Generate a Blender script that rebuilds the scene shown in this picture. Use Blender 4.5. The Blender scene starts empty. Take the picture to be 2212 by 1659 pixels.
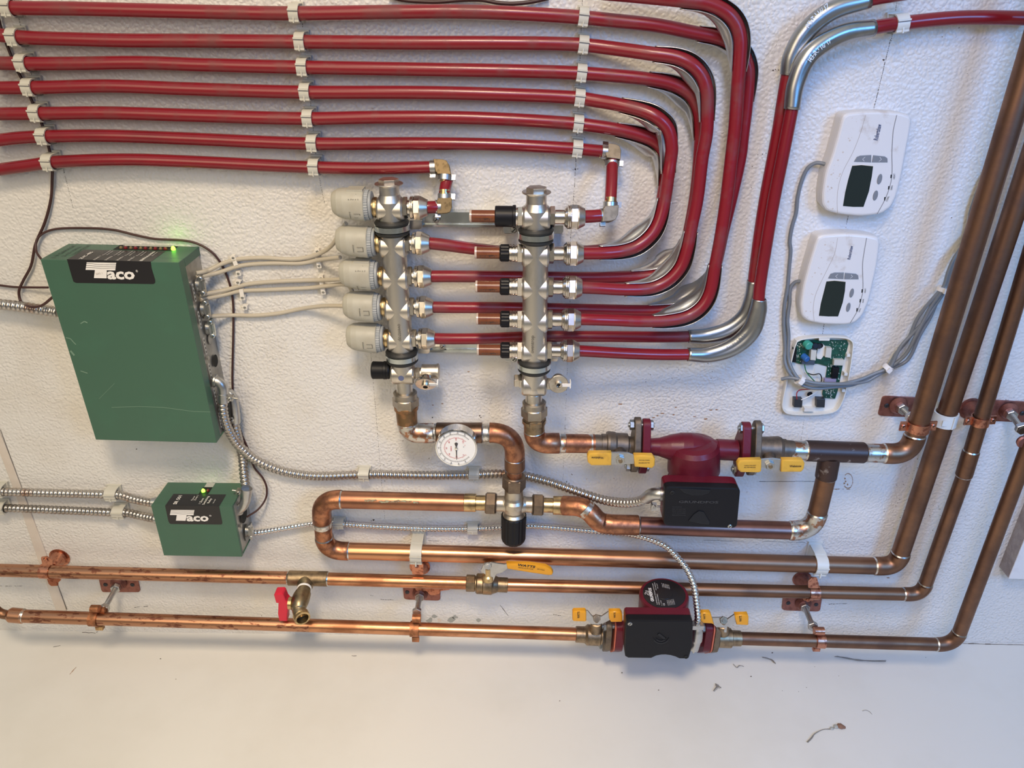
import bpy, math, random
from mathutils import Vector, Matrix
random.seed(7)
# ---------------------------------------------------------------- camera, world, lights, exposure
SC = bpy.context.scene
F = 1660.0; CAMY = -1.06
RC = Matrix.Rotation(math.radians(.4), 3, 'Z') @ Matrix.Rotation(math.radians(90-26.9), 3, 'X') @ Matrix.Rotation(math.radians(.45), 3, 'Z')
CAMP = Vector((0, CAMY, 0))
cd = bpy.data.cameras.new('camera'); cam = bpy.data.objects.new('camera', cd); SC.collection.objects.link(cam)
cd.sensor_width = 36; cd.lens = F/2212*36; cd.clip_start = .01
cam.matrix_world = Matrix.Translation(CAMP) @ RC.to_4x4()
SC.camera = cam
SC.view_settings.view_transform = 'Standard'; SC.view_settings.look = 'None'
SC.view_settings.gamma = 1; SC.view_settings.use_curve_mapping = False
SC.view_settings.exposure = -0.06
wd = bpy.data.worlds.new('world'); SC.world = wd; wd.use_nodes = True
_n = wd.node_tree; _t = _n.nodes.new('ShaderNodeTexCoord'); _s = _n.nodes.new('ShaderNodeSeparateXYZ'); _r = _n.nodes.new('ShaderNodeValToRGB')
_n.links.new(_t.outputs['Generated'], _s.inputs[0]); _m = _n.nodes.new('ShaderNodeMapRange'); _m.inputs[1].default_value = -1; _n.links.new(_s.outputs[2], _m.inputs[0])
_n.links.new(_m.outputs[0], _r.inputs[0]); _n.links.new(_r.outputs[0], _n.nodes['Background'].inputs[0])
_r.color_ramp.elements[0].position = .30; _r.color_ramp.elements[0].color = (.48, .44, .38, 1)
_r.color_ramp.elements[1].position = .95; _r.color_ramp.elements[1].color = (.85, .92, .95, 1)
for _p, _c in ((.50, (.22, .215, .20, 1)), (.62, (.33, .33, .33, 1))):
    _e = _r.color_ramp.elements.new(_p); _e.color = _c
_n.nodes['Background'].inputs[1].default_value = .56
def area(name, loc, target, size, size_y, energy, color):
    l = bpy.data.lights.new(name, 'AREA'); l.shape = 'RECTANGLE'; l.size = size; l.size_y = size_y
    l.energy = energy; l.color = color
    o = bpy.data.objects.new(name, l); SC.collection.objects.link(o); o.location = loc
    o.rotation_euler = (Vector(target)-Vector(loc)).to_track_quat('-Z', 'Y').to_euler()
    return o
def spread(o, deg): o.data.spread = math.radians(deg); return o
spread(area('ceiling_lamp', (-.10, -1.30, 1.15), (-.28, -.25, -.95), .34, .34, 7.4, (1, .80, .56)), 75)
spread(area('cool_beam_right', (.05, -1.75, .8), (.82, 0, -.42), .38, .38, 2.0, (.36, .48, 1)), 58)  # added cool beam, spread narrowed so only the right of the wall turns blue
spread(area('cool_fill_right', (1.25, -1.7, .35), (.62, 0, -.62), .6, .6, 4.2, (.12, .42, 1)), 75)  # second added cool source, strengthens the blue on the lower right
area('room_fill', (-1.0, -2.0, .6), (-.3, 0, -.8), 1.2, 1.2, 17, (1, .82, .56))

# ---------------------------------------------------------------- pixel -> place helpers
def ray(px, py): return RC @ Vector(((px-1106)/F, -(py-829.5)/F, -1))
def P(px, py, d=0.0):
    v = ray(px, py); t = (-d/1000-CAMY)/v.y
    return CAMP+v*t
FLOORZ = -1.0645
def PF(px, py, h=0.0):
    v = ray(px, py); return CAMP+v*((FLOORZ+h/1000)/v.z)
def M(px, py, d=0.0):
    return -(RC.transposed() @ (P(px, py, d)-CAMP)).z/F

# ---------------------------------------------------------------- objects
COL = SC.collection; ORG = {}; MATS = {}
def tag(o, label=None, cat=None, group=None, kind=None):
    if label: o['label'] = label
    if cat: o['category'] = cat
    if group: o['group'] = group
    if kind: o['kind'] = kind
    return o
def thing(name, label, cat, loc, group=None):
    o = bpy.data.objects.new(name, None); COL.objects.link(o); o.location = loc
    o.empty_display_size = .01; ORG[o] = Vector(loc)
    return tag(o, label, cat, group)
class MB:
    def __init__(s): s.v = []; s.f = []; s.m = []; s.sm = []
    def add(s, vs, fs, mi=0, smooth=True):
        b = len(s.v); s.v += [Vector(v) for v in vs]
        for f in fs: s.f.append([b+i for i in f]); s.m.append(mi); s.sm.append(smooth)
        return s
    def quad(s, a, b, c, d, mi=0): return s.add([a, b, c, d], [(0, 1, 2, 3)], mi, False)
    def sweep(s, pts, rad, n=16, mi=0, cap=True, a0=None, a1=None, ref=None, shape=None, smooth=True, closed=False):
        """tube along pts; rad number or list; a0..a1 open arc (deg) measured from the ref direction"""
        N = len(pts); R_ = rad if isinstance(rad, (list, tuple)) else [rad]*N
        T = []
        for i in range(N):
            t = pts[min(i+1, N-1)]-pts[max(i-1, 0)]
            if closed: t = pts[(i+1) % N]-pts[i-1]
            T.append(t.normalized())
        u = Vector((0, -1, 0)) if ref is None else Vector(ref)
        if abs(u.dot(T[0])) > .95: u = Vector((0, 0, 1))
        vs = []; open_ = a0 is not None
        for i in range(N):
            if ref is not None: u = Vector(ref)
            u = (u-T[i]*u.dot(T[i])).normalized(); w = T[i].cross(u)
            for k in range(n):
                a = math.radians(a0+(a1-a0)*k/(n-1)) if open_ else 2*math.pi*k/n
                r = R_[i] if shape is None else R_[i]*shape(a, i/(N-1))
                vs.append(pts[i]+(u*math.cos(a)+w*math.sin(a))*r)
        fs = []
        kk = n-1 if open_ else n
        for i in range(N if closed else N-1):
            j = (i+1) % N
            for k in range(kk):
                fs.append((i*n+k, i*n+(k+1) % n, j*n+(k+1) % n, j*n+k))
        s.add(vs, fs, mi, smooth)
        if cap and not open_ and not closed:
            s.add(vs[:n][::-1], [tuple(range(n))], mi, False); s.add(vs[-n:], [tuple(range(n))], mi, False)
        return s
    def lathe(s, base, axis, prof, n=24, mi=0, smooth=True, rot=0.0, closed=True):
        """prof: (t, r) along axis in metres; repeated t makes a step"""
        axis = Vector(axis).normalized(); u = Vector((0, -1, 0))
        if abs(u.dot(axis)) > .9: u = Vector((0, 0, 1))
        u = (u-axis*u.dot(axis)).normalized(); w = axis.cross(u)
        for i in range(len(prof)-1):
            (t0, r0), (t1, r1) = prof[i], prof[i+1]
            ring = []
            for t, r in ((t0, r0), (t1, r1)):
                ring += [base+axis*t+(u*math.cos(2*math.pi*k/n+rot)+w*math.sin(2*math.pi*k/n+rot))*r for k in range(n)]
            if abs(r0) < 1e-7: s.add([ring[0]]+ring[n:], [(0, 1+(k+1) % n, 1+k) for k in range(n)], mi, False)
            elif abs(r1) < 1e-7: s.add(ring[:n]+[ring[n]], [(k, (k+1) % n, n) for k in range(n)], mi, False)
            else: s.add(ring, [(k, (k+1) % n, n+(k+1) % n, n+k) for k in range(n)], mi, smooth)
        if closed:
            for (t, r), rv in ((prof[0], 1), (prof[-1], 0)):
                if r > 1e-7:
                    q = [base+axis*t+(u*math.cos(2*math.pi*k/n+rot)+w*math.sin(2*math.pi*k/n+rot))*r for k in range(n)]
                    s.add(q[::-1] if rv else q, [tuple(range(n))], mi, False)
        return s
    def box(s, c, ax, ay, az, mi=0):
        """c centre, ax/ay/az half extent vectors"""
        q = [c+ax*i+ay*j+az*k for i in (-1, 1) for j in (-1, 1) for k in (-1, 1)]
        return s.add(q, [(0, 1, 3, 2), (4, 6, 7, 5), (0, 4, 5, 1), (2, 3, 7, 6), (0, 2, 6, 4), (1, 5, 7, 3)], mi, False)
    def prism(s, px, dmid, db, df, mi=0, bev=0.0, smooth=False, mi_front=None):
        """outline in photo pixels read at depth dmid (mm), extruded from db to df (mm off the wall); bev mm"""
        W = [P(x, y, dmid) for x, y in px]; n = len(W)
        c = sum(W, Vector())/n
        def ring(d, inset):
            out = []
            for i, w in enumerate(W):
                a = (W[i-1]-w).normalized(); b = (W[(i+1) % n]-w).normalized()
                k = w
                if inset:
                    e1 = Vector((-(w-W[i-1]).z, 0, (w-W[i-1]).x)).normalized(); e2 = Vector((-(W[(i+1) % n]-w).z, 0, (W[(i+1) % n]-w).x)).normalized()
                    m = (e1+e2); m = m/max(.35, m.dot(e1))
                    if m.dot(c-w) < 0: m = -m
                    k = w+m*inset/1000
                out.append(Vector((k.x, -d/1000, k.z)))
            return out
        if bev: rings = [ring(db, 0), ring(df-bev, 0), ring(df-bev*.3, bev*.3), ring(df, bev)]
        else: rings = [ring(db, 0), ring(df, 0)]
        for a, b in zip(rings, rings[1:]):
            s.add(a+b, [(k, (k+1) % n, n+(k+1) % n, n+k) for k in range(n)], mi, smooth)
        s.add(rings[0], [tuple(range(n))[::-1]], mi, False)
        s.add(rings[-1], [tuple(range(n))], mi if mi_front is None else mi_front, False)
        return s
    def build(s, name, mats, parent=None, label=None, cat=None, group=None, kind=None, origin=None):
        if not isinstance(mats, (list, tuple)): mats = [mats]
        if parent is not None: org = ORG[parent]
        elif origin is not None: org = Vector(origin)
        else:
            lo = [min(v[i] for v in s.v) for i in range(3)]; hi = [max(v[i] for v in s.v) for i in range(3)]
            org = Vector(((lo[0]+hi[0])/2, (lo[1]+hi[1])/2, lo[2]))
        me = bpy.data.meshes.new(name)
        me.from_pydata([v-org for v in s.v], [], s.f); me.update()
        for m in mats: me.materials.append(m)
        me.polygons.foreach_set('material_index', s.m); me.polygons.foreach_set('use_smooth', s.sm)
        me.validate()
        import bmesh
        bm = bmesh.new(); bm.from_mesh(me); bmesh.ops.recalc_face_normals(bm, faces=bm.faces); bm.to_mesh(me); bm.free()
        o = bpy.data.objects.new(name, me); COL.objects.link(o)
        if parent is not None: o.parent = parent
        else: o.location = org
        ORG[o] = org
        return tag(o, label, cat, group, kind)
def smooth(pts, k=8):
    out = []; n = len(pts)
    for i in range(n-1):
        p0 = pts[max(i-1, 0)]; p1 = pts[i]; p2 = pts[i+1]; p3 = pts[min(i+2, n-1)]
        # centripetal-ish: scale end tangents by neighbouring segment lengths
        l1 = (p2-p1).length; l0 = max((p1-p0).length, 1e-6); l2 = max((p3-p2).length, 1e-6)
        m1 = (p2-p0)*(l1/(l0+l1)) if i > 0 else (p2-p1)
        m2 = (p3-p1)*(l1/(l1+l2)) if i < n-2 else (p2-p1)
        for j in range(k):
            t = j/k; t2 = t*t; t3 = t2*t
            out.append(p1*(2*t3-3*t2+1)+m1*(t3-2*t2+t)+p2*(-2*t3+3*t2)+m2*(t3-t2))
    out.append(pts[-1]); return out
def resample(pts, step):
    out = [pts[0]]; acc = 0; cur = pts[0]
    for q in pts[1:]:
        seg = (q-cur).length
        while acc+seg >= step:
            t = (step-acc)/seg; cur = cur.lerp(q, t); out.append(cur.copy()); seg = (q-cur).length; acc = 0
        acc += seg; cur = q
    return out
def PP(seq, d=None):
    return [P(a[0], a[1], a[2] if len(a) > 2 else d) for a in seq]
def corner(p0, p1, p2, r, k=8):
    """arc points rounding corner p1"""
    a = (p0-p1).normalized(); b = (p2-p1).normalized()
    A = p1+a*r; B = p1+b*r
    return [A*(1-t)**2+p1*2*t*(1-t)+B*t*t for t in [i/k for i in range(k+1)]]

# ---------------------------------------------------------------- materials
def mat(name, col, rough=.5, metal=0.0, col2=None, nscale=40, lo=.45, hi=.6, bump=0.0, bscale=200, trans=0, emit=None, estr=0, coat=0, rough2=None, stretch=None, bdist=.0004, spec=None):
    if name in MATS: return MATS[name]
    m = bpy.data.materials.new(name); m.use_nodes = True; nt = m.node_tree; b = nt.nodes['Principled BSDF']
    b.inputs['Base Color'].default_value = (*col, 1); b.inputs['Roughness'].default_value = rough
    b.inputs['Metallic'].default_value = metal
    if spec is not None: b.inputs['Specular IOR Level'].default_value = spec
    if coat: b.inputs['Coat Weight'].default_value = coat; b.inputs['Coat Roughness'].default_value = .1
    if trans: b.inputs['Transmission Weight'].default_value = trans
    if emit: b.inputs['Emission Color'].default_value = (*emit, 1); b.inputs['Emission Strength'].default_value = estr
    tc = nt.nodes.new('ShaderNodeTexCoord'); mp = nt.nodes.new('ShaderNodeMapping'); nt.links.new(tc.outputs['Object'], mp.inputs[0])
    if stretch: mp.inputs['Scale'].default_value = stretch
    if col2:
        nz = nt.nodes.new('ShaderNodeTexNoise'); nz.inputs['Scale'].default_value = nscale; nz.inputs['Detail'].default_value = 6
        nz.inputs['Roughness'].default_value = .62
        nt.links.new(mp.outputs[0], nz.inputs[0])
        mr = nt.nodes.new('ShaderNodeMapRange'); mr.inputs['From Min'].default_value = lo; mr.inputs['From Max'].default_value = hi
        nt.links.new(nz.outputs[0], mr.inputs[0])
        mx = nt.nodes.new('ShaderNodeMix'); mx.data_type = 'RGBA'
        mx.inputs[6].default_value = (*col, 1); mx.inputs[7].default_value = (*col2, 1)
        nt.links.new(mr.outputs[0], mx.inputs[0]); nt.links.new(mx.outputs[2], b.inputs['Base Color'])
        if rough2 is not None:
            m2 = nt.nodes.new('ShaderNodeMapRange'); m2.inputs['To Min'].default_value = rough; m2.inputs['To Max'].default_value = rough2
            nt.links.new(mr.outputs[0], m2.inputs[0]); nt.links.new(m2.outputs[0], b.inputs['Roughness'])
    if bump:
        nz = nt.nodes.new('ShaderNodeTexNoise'); nz.inputs['Scale'].default_value = bscale; nz.inputs['Detail'].default_value = 3
        nt.links.new(mp.outputs[0], nz.inputs[0])
        bp = nt.nodes.new('ShaderNodeBump'); bp.inputs['Strength'].default_value = bump; bp.inputs['Distance'].default_value = bdist
        nt.links.new(nz.outputs[0], bp.inputs['Height']); nt.links.new(bp.outputs[0], b.inputs['Normal'])
    MATS[name] = m; return m
RED = mat('red_tube', (.215, .008, .016), .26, 0, (.17, .008, .014), 14, .4, .65, coat=.15)
REDD = mat('red_tube_dusty', (.215, .008, .016), .30, 0, (.17, .035, .036), 22, .5, .72, coat=.1, rough2=.55)
CU = mat('copper_clean', (.62, .31, .17), .28, 1, (.36, .16, .085), 26, .48, .66, rough2=.42, stretch=(.5, 1, 1), bump=.1, bscale=90)
CUS = mat('copper_spotted', (.50, .26, .155), .33, 1, (.22, .09, .06), 130, .54, .60, rough2=.5, stretch=(.4, 1, 1.2), bump=.12, bscale=90)
CUD = mat('copper_dull', (.27, .145, .088), .40, 1, (.18, .10, .068), 18, .40, .66, rough2=.52)
CUB = mat('copper_bright_bracket', (.60, .27, .17), .33, 1, (.32, .12, .08), 120, .50, .60)
CUP = mat('copper_plated_plate', (.33, .14, .11), .48, .85, (.22, .09, .07), 90, .45, .65)
CUK = mat('copper_flux_burnt', (.48, .22, .12), .33, 1, (.24, .11, .07), 60, .42, .60, rough2=.5)
SOLD = mat('solder', (.72, .70, .66), .28, 1, (.45, .42, .38), 200, .45, .6, bump=.3, bscale=300)
SOLDC = mat('solder_smeared_copper', (.62, .60, .56), .32, 1, (.40, .20, .12), 75, .50, .56, bump=.25, bscale=160)
BRS = mat('brass', (.62, .46, .24), .30, 1, (.34, .24, .13), 70, .45, .65)
BRD = mat('brass_dark', (.36, .27, .17), .42, 1, (.20, .15, .10), 70, .42, .62, bump=.2, bscale=180)
BRK = mat('bronze_weathered', (.26, .20, .145), .55, .8, (.15, .12, .10), 60, .4, .62, bump=.4, bscale=220)
NIK = mat('nickel', (.74, .68, .60), .22, 1, (.62, .56, .48), 90, .4, .65)
NIKP = mat('nickel_satin', (.68, .62, .54), .34, 1, (.50, .44, .37), 60, .48, .66, bump=.08, bscale=140)
STL = mat('stainless_manifold', (.70, .65, .58), .34, 1, (.50, .46, .40), 26, .48, .66, bump=.06, bscale=70, stretch=(1, 1, .4))
GAL = mat('galvanised', (.56, .56, .55), .33, 1, (.50, .50, .49), 110, .4, .6)
GUI = mat('galvanised_bend_guide', (.64, .63, .60), .34, 1, (.50, .48, .45), 150, .62, .70)
ZNC = mat('zinc_bright', (.72, .76, .74), .22, 1, (.55, .58, .57), 30, .4, .65)
CND = mat('flex_conduit', (.50, .47, .44), .30, 1, (.32, .29, .26), 45, .45, .65)
CNR = mat('flex_conduit_rusty', (.50, .47, .44), .30, 1, (.36, .20, .13), 24, .56, .72)
CNB = mat('flex_conduit_bright', (.76, .76, .77), .18, 1)
SCR = mat('screw_steel', (.52, .51, .48), .30, 1)
CHR = mat('chrome', (.85, .85, .84), .08, 1)
BLK = mat('black_plastic', (.008, .008, .010), .42, 0, bump=.1, bscale=500, spec=.22)
BLG = mat('black_gloss', (.006, .007, .010), .22, spec=.35)
RUB = mat('rubber_black', (.015, .015, .014), .55)
DRK = mat('dark_opening', (.004, .004, .004), .7)
IVO = mat('clip_ivory', (.55, .535, .47), .45, 0, (.50, .44, .36), 35, .60, .8)
IVW = mat('clip_white', (.62, .64, .62), .42)
ACT = mat('actuator_grey_beige', (.42, .40, .33), .45, 0, (.37, .335, .26), 25, .5, .75)
ACG = mat('actuator_ring_grey', (.30, .315, .32), .5)
GRN = mat('green_enamel', (.050, .120, .080), .42, 0, (.050, .135, .088), 12, .5, .8, bump=.08, bscale=600)
GRND = mat('green_enamel_scuff', (.16, .26, .19), .6)
SHT = mat('sheet_steel', (.44, .43, .40), .40, .8, (.32, .31, .29), 40, .45, .65)
LBL = mat('label_black', (.014, .013, .015), .32)
WHT = mat('print_white', (.78, .76, .74), .5)
NAV = mat('print_navy', (.03, .04, .11), .4)
PRB = mat('print_black', (.015, .014, .013), .5)
MAR = mat('maroon_enamel', (.115, .009, .020), .36, 0, (.085, .007, .015), 18, .45, .7, bump=.4, bscale=220, spec=.32)
MARD = mat('maroon_dusty', (.17, .03, .035), .6, 0, (.26, .12, .10), 30, .45, .7)
GSK = mat('gasket_orange', (.50, .13, .08), .6)
YEL = mat('yellow_grip', (.66, .37, .045), .38, 0, (.50, .27, .04), 60, .55, .75, bump=.15, bscale=400)
YEO = mat('orange_grip', (.72, .32, .015), .36, 0, (.50, .20, .02), 60, .62, .8)
REH = mat('red_handle', (.58, .012, .04), .38)
THW = mat('thermostat_white', (.68, .66, .64), .38, 0, (.48, .40, .33), 28, .60, .76)
THS = mat('thermostat_side_soiled', (.74, .72, .69), .45, 0, (.30, .22, .16), 85, .60, .68)
THI = mat('thermostat_inner', (.70, .68, .62), .5)
LCD = mat('lcd_dark', (.014, .022, .019), .25)
BTN = mat('button_grey', (.19, .20, .215), .4)
LIN = mat('seam_grey', (.20, .19, .19), .6)
PCB = mat('circuit_board', (.006, .055, .035), .35, 0, (.012, .09, .06), 160, .5, .6)
CAB = mat('cable_beige', (.47, .42, .335), .42)
CAG = mat('cable_grey', (.17, .185, .20), .36)
WBR = mat('wire_brown', (.050, .018, .016), .45)
STP = mat('staple_white', (.76, .72, .66), .45)
ZIP = mat('zip_tie_white', (.74, .71, .68), .4)
PTF = mat('ptfe_tape', (.78, .77, .75), .6)
VEL = mat('sight_glass_amber', (.15, .045, .022), .25, 0, (.21, .075, .035), 20, .4, .6, spec=.25)
CLR = mat('sight_glass_rim', (.55, .44, .36), .12, 0, coat=.6)
GDL = mat('dial_white', (.80, .79, .76), .4)
PRR = mat('print_red', (.55, .03, .03), .5)
LGG = mat('led_green', (.2, .8, .05), .3, emit=(.25, 1, .04), estr=6)
LGR = mat('led_red', (.16, .01, .015), .2)
LGY = mat('led_amber', (.20, .15, .07), .3)
PEN = mat('pencil', (.10, .09, .085), .7)
RST = mat('rust_stain', (.36, .19, .09), .7, 0, (.25, .12, .05), 300, .4, .6)
SPK = mat('dirt_speck', (.09, .07, .055), .8)
GRY = mat('grey_smudge', (.36, .37, .35), .6)
BTT = mat('batten_white', (.66, .60, .54), .45, 0, (.58, .50, .43), 10, .45, .7)
FBE = mat('board_edge_grey', (.25, .21, .20), .8, 0, (.34, .30, .28), 60, .4, .65, bump=.8, bscale=150, bdist=.002)
LEAF = mat('dry_leaf', (.22, .12, .08), .7)
FLUFF = mat('cobweb_fluff', (.24, .22, .20), .8)

def cu_grad(name, x0, x1):
    """bright copper tarnishing to dull brown along the run"""
    m = bpy.data.materials.new(name); m.use_nodes = True; nt = m.node_tree; b = nt.nodes['Principled BSDF']; N = nt.nodes.new; L = nt.links.new
    b.inputs['Metallic'].default_value = 1
    tc = N('ShaderNodeTexCoord'); sp = N('ShaderNodeSeparateXYZ'); L(tc.outputs['Object'], sp.inputs[0])
    mp = N('ShaderNodeMapping'); mp.inputs['Scale'].default_value = (.5, 1, 1); L(tc.outputs['Object'], mp.inputs[0])
    nz = N('ShaderNodeTexNoise'); nz.inputs['Scale'].default_value = 26; nz.inputs['Detail'].default_value = 6; L(mp.outputs[0], nz.inputs[0])
    g = N('ShaderNodeMapRange'); g.inputs[1].default_value = x0; g.inputs[2].default_value = x1; L(sp.outputs[0], g.inputs[0])
    def mix(f, a, c):
        q = N('ShaderNodeMix'); q.data_type = 'RGBA'; L(f, q.inputs[0])
        for i, v in ((6, a), (7, c)):
            if isinstance(v, tuple): q.inputs[i].default_value = (*v, 1)
            else: L(v, q.inputs[i])
        return q.outputs[2]
    r = N('ShaderNodeMapRange'); r.inputs[1].default_value = .48; r.inputs[2].default_value = .68; L(nz.outputs[0], r.inputs[0])
    c1 = mix(r.outputs[0], (.62, .31, .17), (.36, .165, .09)); c2 = mix(r.outputs[0], (.28, .15, .09), (.19, .105, .07))
    L(mix(g.outputs[0], c1, c2), b.inputs['Base Color'])
    rr = N('ShaderNodeMapRange'); rr.inputs[3].default_value = .30; rr.inputs[4].default_value = .44; L(g.outputs[0], rr.inputs[0]); L(rr.outputs[0], b.inputs['Roughness'])
    return m
# ---------------------------------------------------------------- wall, floor, trim
def wall_mat():
    m = bpy.data.materials.new('embossed_wall_panel'); m.use_nodes = True; nt = m.node_tree; N = nt.nodes.new; L = nt.links.new
    b = nt.nodes['Principled BSDF']; b.inputs['Roughness'].default_value = .36
    tc = N('ShaderNodeTexCoord')
    def noise(scale, det=3, src=tc.outputs['Object'], rg=.55):
        z = N('ShaderNodeTexNoise'); z.inputs['Scale'].default_value = scale; z.inputs['Detail'].default_value = det; z.inputs['Roughness'].default_value = rg
        L(src, z.inputs[0]); return z
    def mrange(src, a, b_, c=0, d=1):
        r = N('ShaderNodeMapRange'); r.inputs[1].default_value = a; r.inputs[2].default_value = b_; r.inputs[3].default_value = c; r.inputs[4].default_value = d
        L(src, r.inputs[0]); return r.outputs[0]
    # base colour: off-white with a few grubby clouds and rusty freckles
    n1 = noise(5, 5); n2 = noise(2.2, 3)
    mx = N('ShaderNodeMix'); mx.data_type = 'RGBA'; mx.inputs[6].default_value = (.70, .685, .66, 1); mx.inputs[7].default_value = (.62, .58, .52, 1)
    L(mrange(n1.outputs[0], .52, .78), mx.inputs[0])
    mx2 = N('ShaderNodeMix'); mx2.data_type = 'RGBA'; mx2.inputs[7].default_value = (.30, .20, .13, 1); L(mx.outputs[2], mx2.inputs[6])
    n3 = noise(130, 2); n4 = noise(7, 2)
    mu = N('ShaderNodeMath'); mu.operation = 'MULTIPLY'; L(mrange(n3.outputs[0], .735, .77), mu.inputs[0]); L(mrange(n4.outputs[0], .55, .66), mu.inputs[1])
    L(mu.outputs[0], mx2.inputs[0]); L(mx2.outputs[2], b.inputs['Base Color'])
    # embossing: squashed pebbles
    nz = noise(75, 2); av = N('ShaderNodeVectorMath'); av.operation = 'SCALE'; av.inputs[3].default_value = .007; L(nz.outputs[1], av.inputs[0])
    ad = N('ShaderNodeVectorMath'); ad.operation = 'ADD'; L(tc.outputs['Object'], ad.inputs[0]); L(av.outputs[0], ad.inputs[1])
    vo = N('ShaderNodeTexVoronoi'); vo.feature = 'SMOOTH_F1'; vo.inputs['Scale'].default_value = 215; vo.inputs['Smoothness'].default_value = .6; L(ad.outputs[0], vo.inputs[0])
    nn = noise(240, 2)
    hs = N('ShaderNodeMath'); hs.operation = 'MULTIPLY_ADD'; hs.inputs[1].default_value = .55; L(nn.outputs[0], hs.inputs[0])
    iv = mrange(vo.outputs[0], .15, .75, 1, 0); L(iv, hs.inputs[2])
    bp = N('ShaderNodeBump'); bp.inputs['Distance'].default_value = .0013
    L(mrange(n2.outputs[0], .35, .65, .50, .78), bp.inputs['Strength']); L(hs.outputs[0], bp.inputs['Height'])
    n5 = noise(4, 1); bp2 = N('ShaderNodeBump'); bp2.inputs['Strength'].default_value = .2; bp2.inputs['Distance'].default_value = .004
    L(n5.outputs[0], bp2.inputs['Height']); L(bp2.outputs[0], bp.inputs['Normal']); L(bp.outputs[0], b.inputs['Normal'])
    return m
WALL = wall_mat()
w = MB()
w.quad(Vector((-1.5, 0, FLOORZ-.02)), Vector((1.5, 0, FLOORZ-.02)), Vector((1.5, 0, .9)), Vector((-1.5, 0, .9)))
w.v  # plain sheet, given thickness behind
w.box(Vector((0, .01, (.9+FLOORZ-.02)/2)), Vector((1.5, 0, 0)), Vector((0, .0099, 0)), Vector((0, 0, (.9-FLOORZ+.02)/2)))
def wmark(poly, mi, d=.25):
    w.add([P(x, y, d) for x, y in poly], [tuple(range(len(poly)))], mi, False)
def dashed(x0, y0, x1, y1, wd=.6, on=3.2, off=1.6, mi=1, jit=.35, prob=.92):
    L_ = math.hypot(x1-x0, y1-y0); ux, uy = (x1-x0)/L_, (y1-y0)/L_; t = 0
    while t < L_:
        l = on*random.uniform(.5, 1.5); j = random.uniform(-jit, jit); ww = wd*random.uniform(.5, 1.1)
        if random.random() < prob:
            a = (x0+ux*t-uy*j, y0+uy*t+ux*j); b = (x0+ux*min(t+l, L_)-uy*j, y0+uy*min(t+l, L_)+ux*j)
            wmark([(a[0]-uy*ww, a[1]+ux*ww), (b[0]-uy*ww, b[1]+ux*ww), (b[0]+uy*ww, b[1]-ux*ww), (a[0]+uy*ww, a[1]-ux*ww)], mi)
        t += l+off*random.uniform(.3, 1.5)
dashed(648, 0, 686, 372); dashed(690, 385, 701, 440, .5, 2.5, 2); dashed(33, 8, 112, 345, .5, 3, 2)
dashed(137, 366, 158, 450, .55, 2.5, 2); dashed(801, 763, 831, 1120, .4, 2.4, 2.2, prob=.8)
dashed(1258, 0, 1243, 372); dashed(1243, 372, 1232, 520, .6, 3, 2); dashed(1232, 640, 1215, 1060, .4, 2.4, 2.4, prob=.75)
dashed(1938, 0, 1925, 90, .6); dashed(1924, 85, 1887, 238, .75, 5, 1.2); dashed(1832, 466, 1827, 492, .7); dashed(1780, 700, 1776, 725, .7); dashed(1738, 900, 1729, 960, .4, 2, 2)
dashed(1640, 1040, 1765, 1040, .5, 20, .5, prob=1); dashed(925, 1167, 948, 1169, .5, 20, 1); dashed(1690, 892, 1735, 896, .4, 2, 3)
dashed(1520, 1167, 1740, 1172, .3, 30, 2)
def blob(x, y, r, mi, n=7, sq=1.0):
    wmark([(x+r*random.uniform(.5, 1.2)*math.cos(6.283*k/n), y+sq*r*random.uniform(.5, 1.2)*math.sin(6.283*k/n)) for k in range(n)], mi)
for x, y, r in ((1909, 129, 2.6), (1243, 366, 2.6), (1238, 367, 1.2), (1248, 365, 1.4), (2089, 159, 1), (1827, 436, 1.5), (1833, 437, 1.5), (1820, 436, 1.2), (1670, 152, 2), (1675, 150, 1.5), (1682, 151, 1.5),
                (807, 1123, 2.4), (802, 1125, 1.5), (1036, 898, 1.7), (1039, 902, 1.5), (934, 902, 1.8), (565, 1330, 1), (1224, 1041, 1.6), (1229, 1044, 1.2), (295, 970, 1.6), (1625, 360, 1.3), (1623, 405, 1.2), (1637, 334, 1.1), (1647, 333, 1.4), (1655, 331, 1.2)): blob(x, y, r, 2)
for i in range(150):
    cx, cy, sx, sy = random.choice([(1950, 1070, 10, 60), (1935, 1140, 16, 30), (1960, 1040, 14, 25), (2030, 1100, 10, 10), (1985, 1120, 25, 12), (1100, 890, 60, 14), (850, 990, 60, 60), (1650, 760, 40, 60), (1450, 810, 90, 25), (1650, 480, 50, 80), (2060, 1180, 50, 60)])
    blob(random.gauss(cx, sx), random.gauss(cy, sy), random.uniform(.4, 1.3), 2, 5)
for x, y, r in ((1420, 898, 4), (1430, 893, 5), (1455, 896, 4), (1412, 902, 4), (1535, 886, 5), (1548, 885, 4), (1500, 900, 4), (1524, 905, 5), (1408, 915, 4), (1340, 873, 5), (1460, 880, 3), (2100, 1283, 2), (1980, 1092, 4), (1918, 1248, 4), (1012, 803, 3), (935, 875, 3), (955, 872, 3), (1560, 1030, 3), (1885, 905, 2), (1870, 920, 2)): blob(x, y, r, 3, 7, .35)
for k in range(26):   # rusty ring drip near the right tee
    t = k/25; x = 1832+10*math.cos(2.2-4.6*t)*1.0; y = 1039-16*math.sin(2.2-4.6*t)
    blob(x, y, 1.4, 3, 5)
dashed(1800, 1057, 1836, 1057, .9, 4, 1, mi=3); 
for x, y in ((1827, 1040), (1824, 1044), (1831, 1047), (1825, 1034)): blob(x, y, 2.2, 3)
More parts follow.
